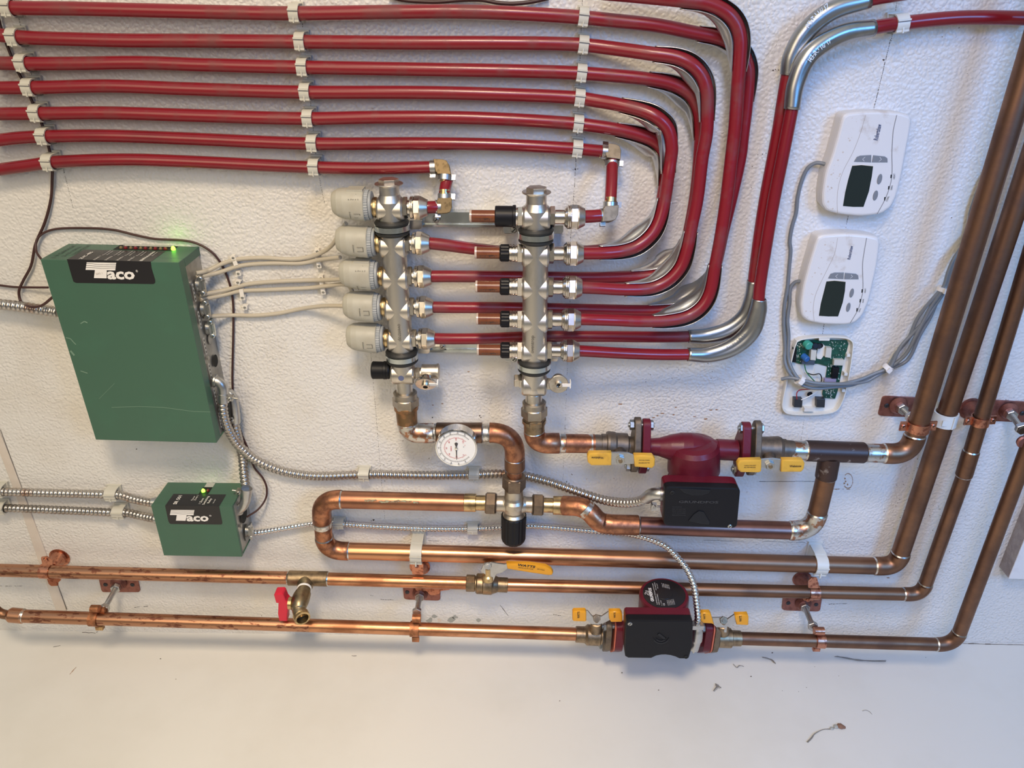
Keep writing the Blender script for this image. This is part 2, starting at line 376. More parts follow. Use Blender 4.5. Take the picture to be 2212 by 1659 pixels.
for x, y, r in ((928, 1340, 8), (938, 1332, 7), (975, 1338, 9), (983, 1333, 6), (1033, 1340, 6)): blob(x, y, r, 4, 9, .75)
blob(949, 1340, 6, 5, 9, .8)
dashed(1080, 1307, 1098, 1330, .7, 9, .2, jit=.1, prob=1); dashed(822, 1295, 850, 1296, .5, 4, 1); dashed(800, 1286, 806, 1288, .6); dashed(1195, 1328, 1212, 1330, .7, 3, 1); dashed(290, 1312, 320, 1309, .5, 5, 1); dashed(0, 1266, 48, 1266, .4, 4, 1); dashed(1505, 1265, 1565, 1267, .3, 3, 3); dashed(1790, 1305, 1830, 1304, .6, 3, 1)
w.build('wall_back', [WALL, PEN, SPK, RST, GRY, BTT], kind='structure', label='off-white embossed wall panel with pencil lines and rust freckles')
FLM = mat('floor_painted', (.69, .68, .65), .45, 0, (.63, .615, .575), 3.5, .45, .75, bump=.25, bscale=9, bdist=.002)
fl = MB(); fl.box(Vector((0, -.85, FLOORZ-.02)), Vector((1.5, 0, 0)), Vector((0, .85, 0)), Vector((0, 0, .02)))
def fmark(poly, mi): fl.add([PF(x, y, .3) for x, y in poly], [tuple(range(len(poly)))], mi, False)
def fdash(x0, y0, x1, y1, wd=.6, seg=6, jit=1.5, mi=1):
    n = max(2, int(math.hypot(x1-x0, y1-y0)/seg)); pts = [(x0+(x1-x0)*k/n+random.uniform(-jit, jit), y0+(y1-y0)*k/n+random.uniform(-jit, jit)*.7) for k in range(n+1)]
    for a, b in zip(pts, pts[1:]):
        ww = wd*random.uniform(.5, 1.2); dx, dy = b[0]-a[0], b[1]-a[1]; l = math.hypot(dx, dy)+1e-6; nx, ny = -dy/l*ww, dx/l*ww
        fmark([(a[0]+nx, a[1]+ny), (b[0]+nx, b[1]+ny), (b[0]-nx, b[1]-ny), (a[0]-nx, a[1]-ny)], mi)
fdash(2080, 1390, 2212, 1393, .8, 12, .3, 2)
fdash(178, 1366, 205, 1367, .7); fdash(208, 1366, 212, 1363, .9); fdash(115, 1397, 130, 1395, .5); fdash(150, 1457, 165, 1441, .6, 6, .6, 3); fdash(5, 1357, 14, 1354, .6)
fdash(760, 1415, 769, 1417, .5)
for x, y, r in ((347, 1423, 1.6), (380, 1467, 1.2), (1344, 1453, 1.8), (1622, 1461, 1.8), (1742, 1485, 1.2), (1690, 1492, 1), (1209, 1514, 1.5), (1423, 1491, 1.8), (1725, 1494, 1), (2000, 1420, 1), (1760, 1440, 1), (1668, 1410, 2), (1812, 1660-200, 1)):
    fmark([(x+r*random.uniform(.5, 1.2)*math.cos(6.283*k/6), y+.8*r*random.uniform(.5, 1.2)*math.sin(6.283*k/6)) for k in range(6)], 2)
fl.build('floor', [FLM, PEN, SPK, RST], kind='structure', label='smooth off-white painted surface below the wall')
t = MB()
t.prism([(0, 931), (12, 960), (52, 1065), (102, 1198), (144, 1317), (152, 1345), (130, 1345), (122, 1317), (80, 1198), (38, 1075), (4, 985), (0, 975)], 0, -.5, 2.2, 0, .8)
t.add([P(x, y, .3) for x, y in ((0, 928), (1.5, 928), (145.5, 1317), (144, 1317))], [(0, 1, 2, 3)], 1, False)
t.build('trim_1', [BTT, PEN], kind='structure', label='narrow pale seam batten on the left of the wall')

# white-faced board at the right margin
b = thing('foam_board', 'white-faced board with rough grey edge at the right margin', 'board', P(2200, 1200))
bo = [(2179, 1250), (2320, 1254), (2320, 900), (2212, 1168)]
MB().prism(bo, 32, 30.6, 32, 0).build('board_face', [mat('board_white', (.74, .72, .71), .6, 0, (.66, .63, .62), 30, .5, .7)], b)
MB().prism([(2179.6, 1249.4), (2320, 1253), (2320, 902), (2212.6, 1168)], 31, .3, 30.6, 0).build('board_edge', [FBE], b, label='rough grey cut edge')

# ---------------------------------------------------------------- red heating tubes
RT = .0082
def tube(pts, label, mats=RED, name='heating_tube', r=RT, k=10, cat='pipe', group='red heating tubes'):
    W = smooth(PP(pts), k)
    return MB().sweep(W, r, 18).build(name, mats, None, label, cat, group)
D = 20
rowa = [(-30, 13, D), (33, 17, D), (167, 19, D), (334, 23, D), (502, 27, D), (622, 28.8, D), (814, 26.5, D), (981, 25, D), (1115, 29, D), (1249, 37, D), (1340, 46, 22), (1420, 55, 25), (1500, 71, 26), (1560, 84, 26), (1598, 108, 26), (1615, 145, 26), (1616, 181, 26), (1611, 240, 27), (1605, 289, 28), (1599, 340, 28), (1579, 431, 30), (1562, 500, 32), (1546, 572, 34), (1525, 624, 34), (1495, 655, 34), (1460, 668, 34), (1397, 671, 34), (1280, 669, 36), (1100, 665, 38), (980, 664, 44), (905, 663, 50)]
tube(rowa, 'red tube of the topmost full row, looping down behind the outer bend', REDD)
rowb = [(-30, 73, D), (53, 81, D), (167, 85, D), (268, 87.5, D), (401, 88, D), (629, 90, D), (881, 92.5, D), (1081, 93, D), (1245, 96, D), (1320, 104, 26), (1407, 116, 40), (1461, 124, 46), (1495, 140, 50), (1517, 166, 50), (1527, 199, 50), (1528, 235, 50), (1526, 289, 50), (1517, 340, 50), (1506, 431, 52), (1495, 485, 54), (1484, 539, 58), (1470, 577, 60), (1443, 606, 62), (1407, 622, 64), (1352, 625.5, 70), (1280, 622, 76), (1220, 620, 80)]
tube(rowb, 'red tube of the second row, front tube of the middle bend', REDD)
rowc = [(-30, 136, D), (67, 137.5, D), (167, 137, D), (301, 135.5, D), (435, 140, D), (635, 145, D), (948, 150.5, D), (1115, 153.5, D), (1242, 157.5, D), (1320, 163, 22), (1400, 171, 25), (1453, 182, 26), (1490, 203, 27), (1508, 235, 27), (1513, 270, 27), (1513, 304, 28), (1506, 395, 28), (1495, 467, 28), (1480, 530, 30), (1460, 568, 32), (1434, 589, 34), (1400, 596, 34), (1352, 598, 35), (1280, 600, 36), (1100, 598, 38), (980, 597, 44), (905, 597, 50)]
tube(rowc, 'red tube of the third row, tucked behind the middle bend', REDD)
rowd = [(-30, 190, D), (84, 189, D), (234, 186, D), (401, 192, D), (642, 199, D), (914, 200, D), (1081, 204, D), (1242, 211, D), (1290, 218, 26), (1334, 225.5, 34), (1388, 239, 44), (1420, 254, 50), (1443, 279, 50), (1451, 313, 50), (1449, 345, 50), (1444, 377, 52), (1436, 431, 54), (1424, 477, 58), (1407, 507, 62), (1378, 531, 66), (1345, 542, 70), (1300, 546.5, 76), (1220, 547, 80)]
tube(rowd, 'red tube of the fourth row, front tube of the innermost bend', REDD)
rowe = [(-30, 246, D), (97, 245, D), (234, 244, D), (401, 249, D), (649, 256, D), (814, 253.5, D), (981, 254, D), (1115, 259, D), (1238, 267, D), (1290, 273, 22), (1334, 280, 24), (1380, 291, 25), (1416, 306, 26), (1436, 332, 26), (1440, 365, 26), (1434, 410, 27), (1423, 460, 28), (1400, 500, 30), (1360, 526, 32), (1300, 540, 34), (1200, 545, 34), (1100, 545, 36), (1020, 537, 40), (960, 529, 46), (905, 523, 50)]
tube(rowe, 'red tube of the fifth row, hidden behind the innermost bend', REDD)
rowf = [(-30, 306, D), (40, 298, D), (110, 294.5, D), (234, 293.5, D), (401, 299.5, D), (659, 310, D), (914, 310, D), (1081, 313, D), (1232, 321, D), (1275, 325, D), (1309, 328, D)]
tube(rowf, 'red tube of the sixth row ending in an elbow right of centre')
rowg = [(-30, 370, D), (60, 358, D), (120, 350, D), (268, 345, D), (401, 349, D), (662, 361, D), (814, 364, D), (927, 361.5, D), (940, 361, D)]
tube(rowg, 'lowest red row tube, ending in an elbow above the actuators')
row0 = [(1300, -16, 40), (1380, -9, 44), (1479, 1, 50), (1530, 8, 52), (1568, 26, 54), (1590, 52, 54), (1599, 85, 54), (1598, 127, 54), (1594, 181, 54), (1588, 270, 54), (1580, 340, 54), (1569, 431, 56), (1556, 515, 58), (1545, 572, 60), (1534, 630, 62), (1516, 662, 64), (1485, 683, 66), (1440, 692.5, 70), (1380, 694, 72), (1334, 692, 74), (1270, 690, 80), (1220, 689, 80)]
tube(row0, 'red tube entering past the top edge, front tube of the outer bend', REDD)
tube([(967, 386, 24), (962, 405, 32), (960, 420, 40)], 'short red tube upright between two brass elbows, left', r=.0078)
tube([(912, 448, 50), (925, 448, 50), (948, 447, 46)], 'short red stub out of the top left manifold outlet', r=.0082)
tube([(1323, 350, 28), (1321, 395, 50), (1318, 446, 70)], 'short upright red tube between two elbows, right', r=.0078)
tube([(1255, 468, 80), (1280, 467, 78), (1306, 465, 74)], 'short red stub out of the top right manifold outlet', r=.0082)
# fifth outlets: along, up through the bright sleeves, off to the right
tube([(925, 731, 50), (980, 732, 44), (1060, 731, 38), (1160, 727, 32), (1300, 727, 30), (1420, 728, 30), (1485, 727, 30), (1530, 723, 30), (1575, 708, 30), (1608, 680, 30), (1624, 640, 30), (1630, 590, 30), (1642, 500, 30), (1655, 420, 30), (1680, 290, 30), (1700, 170, 30), (1712, 125, 30), (1745, 70, 30), (1800, 25, 30), (1880, -2, 30), (1960, -16, 30)], 'red tube from the fifth left outlet climbing behind its neighbour', REDD)
tube([(1225, 757, 80), (1270, 759, 74), (1340, 763, 64), (1420, 766, 56), (1485, 766, 52), (1530, 764, 50), (1580, 746, 50), (1618, 712, 50), (1636, 665, 50), (1641, 620, 50), (1655, 530, 50), (1672, 430, 50), (1694, 320, 48), (1710, 238, 46), (1720, 185, 44), (1745, 130, 42), (1780, 98, 38), (1830, 72, 34), (1885, 60, 30), (1950, 50, D+2), (2060, 39, D), (2150, 38, D), (2240, 40, D)], 'red tube from the fifth right outlet running off at the top right')

# bend guides: sheet channels open to the front
def guide(path, lab, flare=1.75, r=.0098, tabs=True):
    W = smooth(PP(path), 8); n = len(W)
    # side of bend centre
    c = (W[0]+W[-1])/2; mid = W[n//2]; inner = (c-mid)
    rad = []
    m = MB()
    for i in range(n):
        t = i/(n-1); k = math.sin(math.pi*t)**1.2
        rad.append(r*(1+.18*k))
    def sh(a, t):
        k = math.sin(math.pi*t)**1.2
        sd = math.sin(a)*sgn      # +1 on the inner side of the bend
        back = max(0, -math.cos(a))
        inn = max(0, sd)
        return 1+k*(flare-1)*1.75*inn*back*2*(.5+.5*back)+k*.12*max(0, -sd)
    T = (W[n//2+1]-W[n//2-1]).normalized(); u = Vector((0, -1, 0)); wv = T.cross(u); sgn = 1 if wv.dot(inner) > 0 else -1
    m.sweep(W, rad, 26, 0, False, 72, 288, (0, -1, 0), sh)
    o = m.build('bend_guide', [GUI], None, lab, 'bend guide', 'sheet metal bend guides', None)
    md = o.modifiers.new('thickness', 'SOLIDIFY'); md.thickness = .0008
    return o
def seg(row, a, b, off=(0, 0)):
    out = []
    for q in row:
        if q in row[a:b]: out.append((q[0]+off[0], q[1]+off[1], q[2]))
    return out
guide([(1472, 1, 50)]+row0[3:8]+[(1595, 155, 54)], 'bend guide at the top of the outermost bend, front one')
guide([(1508, 73, 26)]+rowa[13:17]+[(1612, 220, 26)], 'bend guide at the top of the outermost bend, rear one', 1.4)
guide([(1412, 117, 41)]+rowb[11:15]+[(1527, 262, 50)], 'bend guide at the top of the middle bend, front one')
guide([(1400, 171, 25)]+rowc[11:14]+[(1513, 300, 28)], 'bend guide at the top of the middle bend, rear one', 1.9)
guide([(1340, 227, 35)]+rowd[10:13]+[(1444, 374, 52)], 'bend guide at the top of the innermost bend, front one', 1.8)
guide([(1330, 280, 24)]+rowe[11:14]+[(1436, 400, 27)], 'bend guide at the top of the innermost bend, rear one', 2.1)
guide([(1435, 430, 54), (1424, 477, 58), (1407, 507, 62), (1378, 531, 66), (1345, 542, 70), (1295, 546, 76)], 'bend guide at the bottom of the innermost bend', 1.9)
guide([(1492, 500, 55), (1484, 539, 58), (1470, 577, 60), (1443, 606, 62), (1407, 622, 64), (1350, 625.5, 70)], 'bend guide at the bottom of the middle bend, front one', 1.8)
guide([(1482, 520, 30), (1475, 548, 31), (1460, 568, 32), (1434, 589, 34), (1405, 596, 34), (1362, 598, 35)], 'bend guide at the bottom of the middle bend, rear one', 2.0)
guide([(1545, 572, 60), (1534, 630, 62), (1516, 662, 64), (1485, 683, 66), (1440, 692.5, 70), (1410, 694, 71)], 'bend guide at the bottom of the outermost bend, front one', 1.9)
guide([(1540, 590, 34), (1520, 630, 34), (1495, 655, 34), (1460, 668, 34), (1400, 671, 34)], 'bend guide at the bottom of the outermost bend, rear one', 2.1)

# bright sleeves covering the front of the fifth tubes' bends
def text(body, o, right, up, mat_, parent, width=None, height=None, bold=0.0, shear=0.0, name='lettering', lift=.0002, align='LEFT', extr=.00008):
    """o: world start of baseline; right: unit vector; up: unit; width total metres; height cap height"""
    cu = bpy.data.curves.new(name, 'FONT'); cu.body = body; cu.offset = bold; cu.shear = shear; cu.resolution_u = 2; cu.extrude = 0
    ob = bpy.data.objects.new(name, cu); me = bpy.data.meshes.new_from_object(ob)
    xs = [v.co.x for v in me.vertices]; ys = [v.co.y for v in me.vertices]
    x0, x1 = min(xs), max(xs); hcap = .70
    sx = width/(x1-x0) if width else height/hcap
    sy = height/hcap if height else sx
    nrm = right.cross(up); m = MB()
    vs = [o+right*((v.co.x-x0)*sx)+up*(v.co.y*sy)+nrm*lift for v in me.vertices]
    m.add(vs, [tuple(p.vertices) for p in me.polygons], 0, False)
    bpy.data.objects.remove(ob); bpy.data.curves.remove(cu); bpy.data.meshes.remove(me)
    return m.build(name, [mat_], parent)
def frame2(p0, p1):
    r = (p1-p0).normalized(); return r, Vector((-r.z, 0, r.x)).normalized()
def wtext(body, p0, p1, d, mat_, parent, hpx, **kw):
    a, b = P(p0[0], p0[1], d), P(p1[0], p1[1], d); r, u = frame2(a, b)
    return text(body, a, r, u, mat_, parent, width=(b-a).length, height=hpx*M(p0[0], p0[1], d), **kw)
def sleeve(path, lab, wide, lettering=None, inv=False):
    W = smooth(PP(path), 8); n = len(W)
    T = (W[n//2+1]-W[n//2-1]).normalized(); u = Vector((0, -1, 0)); wv = T.cross(u); c = (W[0]+W[-1])/2-W[n//2]; sgn = -1 if wv.dot(c) > 0 else 1
    def sh(a, t):
        k = math.sin(math.pi*t)**1.3
        return 1+k*(wide-1)*max(0, math.cos(a-math.pi/2)*sgn)-.12*k*max(0, math.cos(a))
    o = MB().sweep(W, .0098, 28, 0, False, -125, 125, (0, -1, 0), sh).build('bend_sleeve', [mat('sleeve_steel', (.42, .42, .41), .32, 1, (.34, .34, .335), 60, .5, .7)], None, lab, 'bend sleeve', 'smooth steel bend sleeves')
    md = o.modifiers.new('thickness', 'SOLIDIFY'); md.thickness = .0009
    if lettering:
        for ch, p0, p1, d, h in lettering:
            e = wtext(ch, p0, p1, d, mat('stamped_letter', (.80, .81, .80), .4, .3), None, h); e.parent = o
            e.location = e.location-ORG[o]; e.name = 'stamped_lettering'
    return o
sl1 = sleeve([(1487, 727, 30), (1530, 723, 30), (1575, 708, 30), (1608, 680, 30), (1624, 640, 30), (1629, 606, 30)], 'steel sleeve on the rear lower bend of the fifth tubes', 1.75)
def arcword(o, word, pts, d, h, m_, flip=False):
    """letters laid along a polyline of pixels"""
    Q = [P(x, y, d) for x, y in pts]; Q = smooth(Q, 10); L_ = [0]
    for a, b in zip(Q, Q[1:]): L_.append(L_[-1]+(b-a).length)
    mb = MB()
    n = len(word)
    for i, ch in enumerate(word):
        if ch == ' ': continue
        s = L_[-1]*(i+.1)/n
        j = max(k for k in range(len(L_)) if L_[k] <= s); j = min(j, len(Q)-2)
        a = Q[j].lerp(Q[j+1], (s-L_[j])/(L_[j+1]-L_[j])); r, u = frame2(Q[j], Q[j+1])
        cu = bpy.data.curves.new('c', 'FONT'); cu.body = ch; cu.resolution_u = 1; ob = bpy.data.objects.new('c', cu); me = bpy.data.meshes.new_from_object(ob)
        sc = h*M(*pts[0], d)/.7
        mb.add([a+r*(v.co.x*sc)+u*(v.co.y*sc)+Vector((0, -.0002, 0)) for v in me.vertices], [tuple(p.vertices) for p in me.polygons], 0, False)
        bpy.data.objects.remove(ob); bpy.data.curves.remove(cu); bpy.data.meshes.remove(me)
    e = mb.build('stamped_lettering', [m_], o); return e
STM = mat('stamped_letter', (.80, .81, .80), .4, .3); STK = mat('stamped_letter_dark', (.22, .22, .22), .5, .3)
sl2 = sleeve([(1485, 766, 52), (1530, 764, 50), (1580, 746, 50), (1618, 712, 50), (1636, 665, 50), (1640, 645, 50)], 'steel sleeve with stamped letters on the front lower bend', 1.8)
arcword(sl2, '71/91 UAHER', [(1570, 755), (1592, 741), (1611, 724)], 62, 7, STK)
sl3 = sleeve([(1702, 162, 30), (1712, 125, 30), (1745, 70, 30), (1800, 25, 30), (1878, -1, 30)], 'grey steel sleeve at the upper left of the top right bends', 1.45)
arcword(sl3, 'REHAU 16/17', [(1746, 62), (1762, 40), (1790, 16)], 42, 10, STM)
sl4 = sleeve([(1710, 236, 46), (1720, 185, 44), (1745, 130, 42), (1780, 98, 38), (1830, 72, 34), (1887, 60, 30)], 'grey steel sleeve on the lower of the top right bends', 1.45)
arcword(sl4, 'REHAU 16/17', [(1751, 136), (1767, 115), (1795, 92)], 54, 10, STM)

# ---------------------------------------------------------------- clips
def clip(x, y, d, lab, r=None, ang=0.0, w_=10.5, m=IVO, rows=1.0, group='pale pipe clips', backx=7, backy=-14):
    """clip round a tube centred at pixel (x,y), tube axis depth d; w_ half width in px"""
    c = P(x, y, d); px = M(x, y, d); r = r or RT
    ax = Vector((math.cos(ang), 0, -math.sin(ang))); up = Vector((math.sin(ang), 0, math.cos(ang))); out = Vector((0, -1, 0))
    T = thing('pipe_clip', lab, 'clip', c, group); hw = w_*px
    ring = [c-ax*hw, c+ax*hw]
    a = MB(); a.sweep(ring, r+.0028, 20, 0, False, -140, 140, -out*-1)
    a.sweep([ring[0], ring[1]], r+.0009, 20, 0, False, -140, 140, out)
    for e in ring:  # end rims
        q = []
        for k in range(20):
            an = math.radians(-140+280*k/19); u = out; t_ = (ring[1]-ring[0]).normalized(); wv = t_.cross(u)
            q.append((e+(u*math.cos(an)+wv*math.sin(an))*(r+.0009), e+(u*math.cos(an)+wv*math.sin(an))*(r+.0028)))
        a.add([v for p in q for v in p], [(2*k, 2*k+1, 2*k+3, 2*k+2) for k in range(19)], 0, False)
    a.box(c+out*(r+.0026)+up*.0028, ax*hw, out*.0007, up*.0004, 1)
    a.box(c+out*(r+.0032)+up*.0044, ax*hw*1.04, out*.0009, up*.0010, 0)
    a.box(c+out*(r*.75+.0030)-up*(r*.8), ax*hw*.12, out*.0012, up*(r*.45), 0)
    a.box(c+out*(r*.65+.0024)-up*(r*.95), ax*hw*1.02, out*.0010, up*.0012, 0)
    a.build('clip_band', [m, LIN], T)
    wy = -c.y
    bb = MB(); hb = max(.0015, (wy-r*.55)/2)
    for sg in (-1, 1): bb.box(Vector((c.x, -wy*.5, c.z))+up*((r+.0019)*sg), ax*hw, Vector((0, wy*.5, 0)), up*.0009)
    bb.box(Vector((c.x, -wy*.5, c.z))-ax*(hw*.92), ax*(hw*.06), Vector((0, wy*.5-.001, 0)), up*(r+.001)) if False else None
    bb.box(Vector((c.x, -hb, c.z)), ax*hw, Vector((0, hb, 0)), up*(r*1.05))
    bb.box(Vector((c.x, -.0022, c.z))+up*.001, ax*(hw*1.25), Vector((0, .0021, 0)), up*(r*1.45))
    for sg in (-1, 1): bb.box(Vector((c.x, -hb*1.15, c.z))+up*(r*1.2*sg), ax*hw, Vector((0, hb*1.1, 0)), up*.0012)
    bb.build('clip_base', [m], T)
    return T
cols = [('left', [(18, 17), (31, 81), (50, 137), (64, 189), (80, 245), (95, 295), (107, 351)], .03), ('middle', [(637, 29), (649, 90), (654, 145.5), (660, 199), (666, 256), (675, 310), (679, 361)], .03), ('right', [(1260, 38), (1260, 97), (1256, 158.5), (1252, 212), (1249, 268), (1247, 322)], -.08)]
rown = ['topmost', 'second', 'third', 'fourth', 'fifth', 'sixth', 'lowest']
for cn, L_, an in cols:
    for i, (x, y) in enumerate(L_):
        nm = rown[i] if not (cn == 'right' and i == 5) else 'sixth'
        clip(x, y, D, 'ivory clip on the %s red row, %s clip column' % (nm, cn), ang=.02 if an > 0 else .09)
clip(1945, 51, D+2, 'white clip on the red tube at the top right corner', ang=-.12, w_=13, m=IVW)

MB().sweep(smooth(PP([(840, -8, 6), (870, 0, 6), (905, 3, 6), (945, 4, 6), (1000, 0, 6), (1040, 0, 7), (1075, 6, 8), (1108, 8, 8), (1148, 4, 7), (1185, -4, 6)]), 8), .0024, 12).build('brown_wire', [WBR], None, 'dark brown wire sagging along the very top edge', 'wire', 'brown low-voltage wires')
# ---------------------------------------------------------------- general fitting helpers
def ptoworld(prof, base, end, Lpx, m): return [(t/Lpx*(end-base).length, r*m) for t, r in prof]
def lpx(mb, a, b, prof, n=24, mi=0, smooth=True, rot=0.0):
    """a, b: (px,py,depth) axis ends; prof (t,r) in pixels from a"""
    A, B = P(*a), P(*b); Lp = math.hypot(a[0]-b[0], a[1]-b[1]); m = (M(*a)+M(*b))/2
    return mb.lathe(A, B-A, ptoworld(prof, A, B, Lp, m), n, mi, smooth, rot)
OUT = Vector((0, -1, 0))
def knob(mb, c, axis, prof_mm, n=20, mi=0, smooth=True, rot=0.0):
    return mb.lathe(c, axis, [(t/1000, r/1000) for t, r in prof_mm], n, mi, smooth, rot)
def screw(mb, c, axis=OUT, r=3.5, mi=0, cross=1):
    knob(mb, c, axis, [(0, r), (.8, r), (1.4, r*.7), (1.4, 0)], 14, mi)
    axis = Vector(axis).normalized(); u = Vector((1, 0, 0)); u = (u-axis*u.dot(axis)).normalized(); w = axis.cross(u)
    for a, b in ((u, w), (w, u)):
        mb.box(c+axis*.00146, (a*.8+b*.5).normalized()*(r*.6/1000), axis.cross((a*.8+b*.5).normalized())*.0004, axis*.0001, cross)
def hexnut(mb, c, axis, h, r, mi=0, rot=0.0, hole=0):
    knob(mb, c, axis, [(0, r*.93), (h*.12, r), (h*.88, r), (h, r*.93)], 6, mi, False, rot)
def ribs(path, r, pitch=.0050, n=14, depth=.26):
    W = resample(path, pitch/6); rad = []
    for i in range(len(W)):
        ph = (i % 6)/6; rad.append(r*(1-depth*(1 if ph < .1 else .45 if ph < .25 or ph > .8 else 0)))
    return W, rad
def conduit(seq, r, label, m=CND, pitch=.0052, name='flexible_conduit', group='flexible steel conduits'):
    W, rad = ribs(smooth(PP(seq), 12), r, pitch)
    return MB().sweep(W, rad, 16).build(name, m, None, label, 'conduit', group)

# ---------------------------------------------------------------- green control boxes
def control_box(name, label, TL, TR, BR, BL, D, Dl, lip_top):
    A, B, C_, E = [P(x, y, D) for x, y in (TL, TR, BR, BL)]
    T = thing(name, label, 'control box', Vector(((A.x+B.x)/2, -.001, E.z)), 'green control boxes')
    def top(s, d): v = A.lerp(B, s); return Vector((v.x, -d/1000, v.z))
    def side(t, d): v = B.lerp(C_, t); return Vector((v.x, -d/1000, v.z))
    def fr(s, t): return A.lerp(B, s).lerp(E.lerp(C_, s), t)
    def slab(mb, db, df, pts, mi=0, ins=0.0):
        c = (A+B+C_+E)/4; n = len(pts)
        f = []
        for d in (db, df):
            for v in pts: f.append(Vector((v.x+(c.x-v.x)*ins, -d/1000, v.z+(c.z-v.z)*ins)))
        mb.add(f, [(k, (k+1) % n, n+(k+1) % n, n+k) for k in range(n)]+[tuple(range(n))[::-1], tuple(range(n, 2*n))], mi, False)
    cv = MB(); slab(cv, Dl, D, [A, B, C_, E])
    # top plate with downturned right edge, bottom plate
    up = (A-E).normalized(); rt = (B-A).normalized()
    for q, h in ((A, -lip_top), ):
        a0, b0 = A, B
        cv.add([Vector((v.x, -d/1000, v.z))+up*hh for d in (.5, Dl) for v, hh in ((a0, 0), (b0, 0), (b0, -lip_top), (a0, -lip_top))], [(0, 1, 2, 3), (4, 7, 6, 5), (0, 4, 5, 1), (1, 5, 6, 2), (2, 6, 7, 3), (3, 7, 4, 0)], 0, False)
    cv.add([Vector((v.x, -d/1000, v.z))+up*hh for d in (.5, Dl) for v, hh in ((E, .0012), (C_, .0012), (C_, 0), (E, 0))], [(0, 1, 2, 3), (4, 7, 6, 5), (0, 4, 5, 1), (1, 5, 6, 2), (2, 6, 7, 3), (3, 7, 4, 0)], 0, False)
    cvo = cv.build('cover', [GRN], T)
    md = cvo.modifiers.new('edge', 'BEVEL'); md.width = .0012; md.segments = 2; md.limit_method = 'ANGLE'; md.angle_limit = math.radians(50)
    bk = MB(); slab(bk, 0, Dl-.2, [A-up*.001, B-up*.001-rt*.0015, C_+up*.001-rt*.0015, E+up*.001+rt*.001]); bk.build('back_box', [SHT], T)
    return T, top, side, fr, A, B, C_, E, cvo
T1, top1, side1, fr1, A1, B1, C1, E1, cover1 = control_box('zone_control_box', 'large green zone valve control box at the left', (87, 560), (386, 567), (468, 957), (207, 950), 73, 55, .012)
def label_on(T, cover, fr, top, fpx, s0, s1, D, dback, name='label'):
    mb = MB()
    mb.add([P(x, y, D+.25) for x, y in fpx], [tuple(range(len(fpx)))], 0, False)
    a, b = top(s0, D+.25), top(s1, D+.25); c, d = top(s1, dback), top(s0, dback); L_ = Vector((0, 0, .0003))
    mb.add([a+L_, b+L_, c+L_, d+L_], [(0, 1, 2, 3)], 0, False)
    mb.add([a+L_, b+L_, P(*fpx[1], D+.25), P(*fpx[0], D+.25)], [(0, 1, 2, 3)], 0, False)
    return mb.build(name, [LBL], T)
def z1(x, y): return (60+x/5.027, 500+y/5.027)
lb = label_on(T1, cover1, fr1, top1, [z1(*q) for q in ((425, 302), (1335, 327), (1345, 400), (1384, 530), (1383, 558), (1365, 571), (525, 559), (495, 545), (460, 430))], .192, .800, 73, 27)
def logo(T, z, D, bar, stem, word, sz, reg):
    mb = MB(); d = D+.5
    (x0, y0), (x1, y1), (x2, y2), (x3, y3) = bar
    rows = 4
    for r in range(rows):      # four waving stripes
        f0, f1 = r/rows, (r+(.80 if r < rows-1 else 1.0))/rows
        n = 16; pts = []
        for ff, sgn in ((f0, 1), (f1, -1)):
            line = []
            for k in range(n+1):
                s = k/n; xa = x0+(x3-x0)*ff; xb = x1+(x2-x1)*ff; ya = y0+(y3-y0)*ff; yb = y1+(y2-y1)*ff
                amp = 0 if (r == 0 and ff == f0) or (r == rows-1 and ff == f1) else (y3-y0)*.055
                line.append((xa+(xb-xa)*s, ya+(yb-ya)*s-amp*math.sin(s*6.283*1.15+.8)))
            pts += line if sgn == 1 else line[::-1]
        top_, bot = pts[:n+1], pts[n+1:][::-1]
        for k in range(n): mb.add([P(*z(*q), d) for q in (top_[k], top_[k+1], bot[k+1], bot[k])], [(0, 1, 2, 3)], 0, False)
    mb.add([P(*z(*q), d) for q in stem], [(0, 1, 2, 3)], 0, False)
    mb.build('logo', [WHT], T)
    a, b = z(*word[0]), z(*word[1]); wtext('aco', a, b, d, WHT, T, sz, bold=.035, shear=.12)
    wtext('®', z(*reg[0]), z(*reg[1]), d, WHT, T, sz*.22)
logo(T1, z1, 73, ((640, 335), (961, 340), (950, 424), (628, 417)), ((730, 412), (858, 416), (856, 509), (718, 506)), ((868, 513), (1170, 516)), 24, ((1175, 442), (1200, 443)))
BK = Vector((0, 1, 0)); LF = Vector((-1, 0, 0))
def toptext(T, top, body, s, d0, d1, h, m=WHT, bold=0.0, align=0):
    o = top(s, d0)+Vector((0, 0, .0005)); text(body, o, BK, LF, m, T, width=(d0-d1)/1000, height=h/1000, bold=bold)
toptext(T1, top1, 'ZVC 405', .292, 70, 38, 4.4, bold=.02)
for i in range(5):
    s = .395+.083*i
    toptext(T1, top1, 'ZONE %d' % (i+1), s, 73, 55, 3.0)
    toptext(T1, top1, 'Thermostat', s-.006+.012, 52, 30, 1.9); toptext(T1, top1, 'Zone Valve', s+.030, 50, 32, 1.9)
toptext(T1, top1, 'ZONE VALVE CONTROL', .735, 73, 30, 3.4, bold=.02)
MRK = mat('marker_writing', (.012, .035, .028), .5)
for body, s, a, b in (('1-3 GARAGE', .085, 66, 10), ('2-4,5 HALL', .14, 60, 14), ('THERMOSTAT', .19, 52, 6)): toptext(T1, top1, body, s, a, b, 5.2, MRK)
wtext('BAS 1', z1(745, 470), z1(812, 460), 73.9, mat('faint_pencil', (.5, .45, .42), .6), T1, 4)
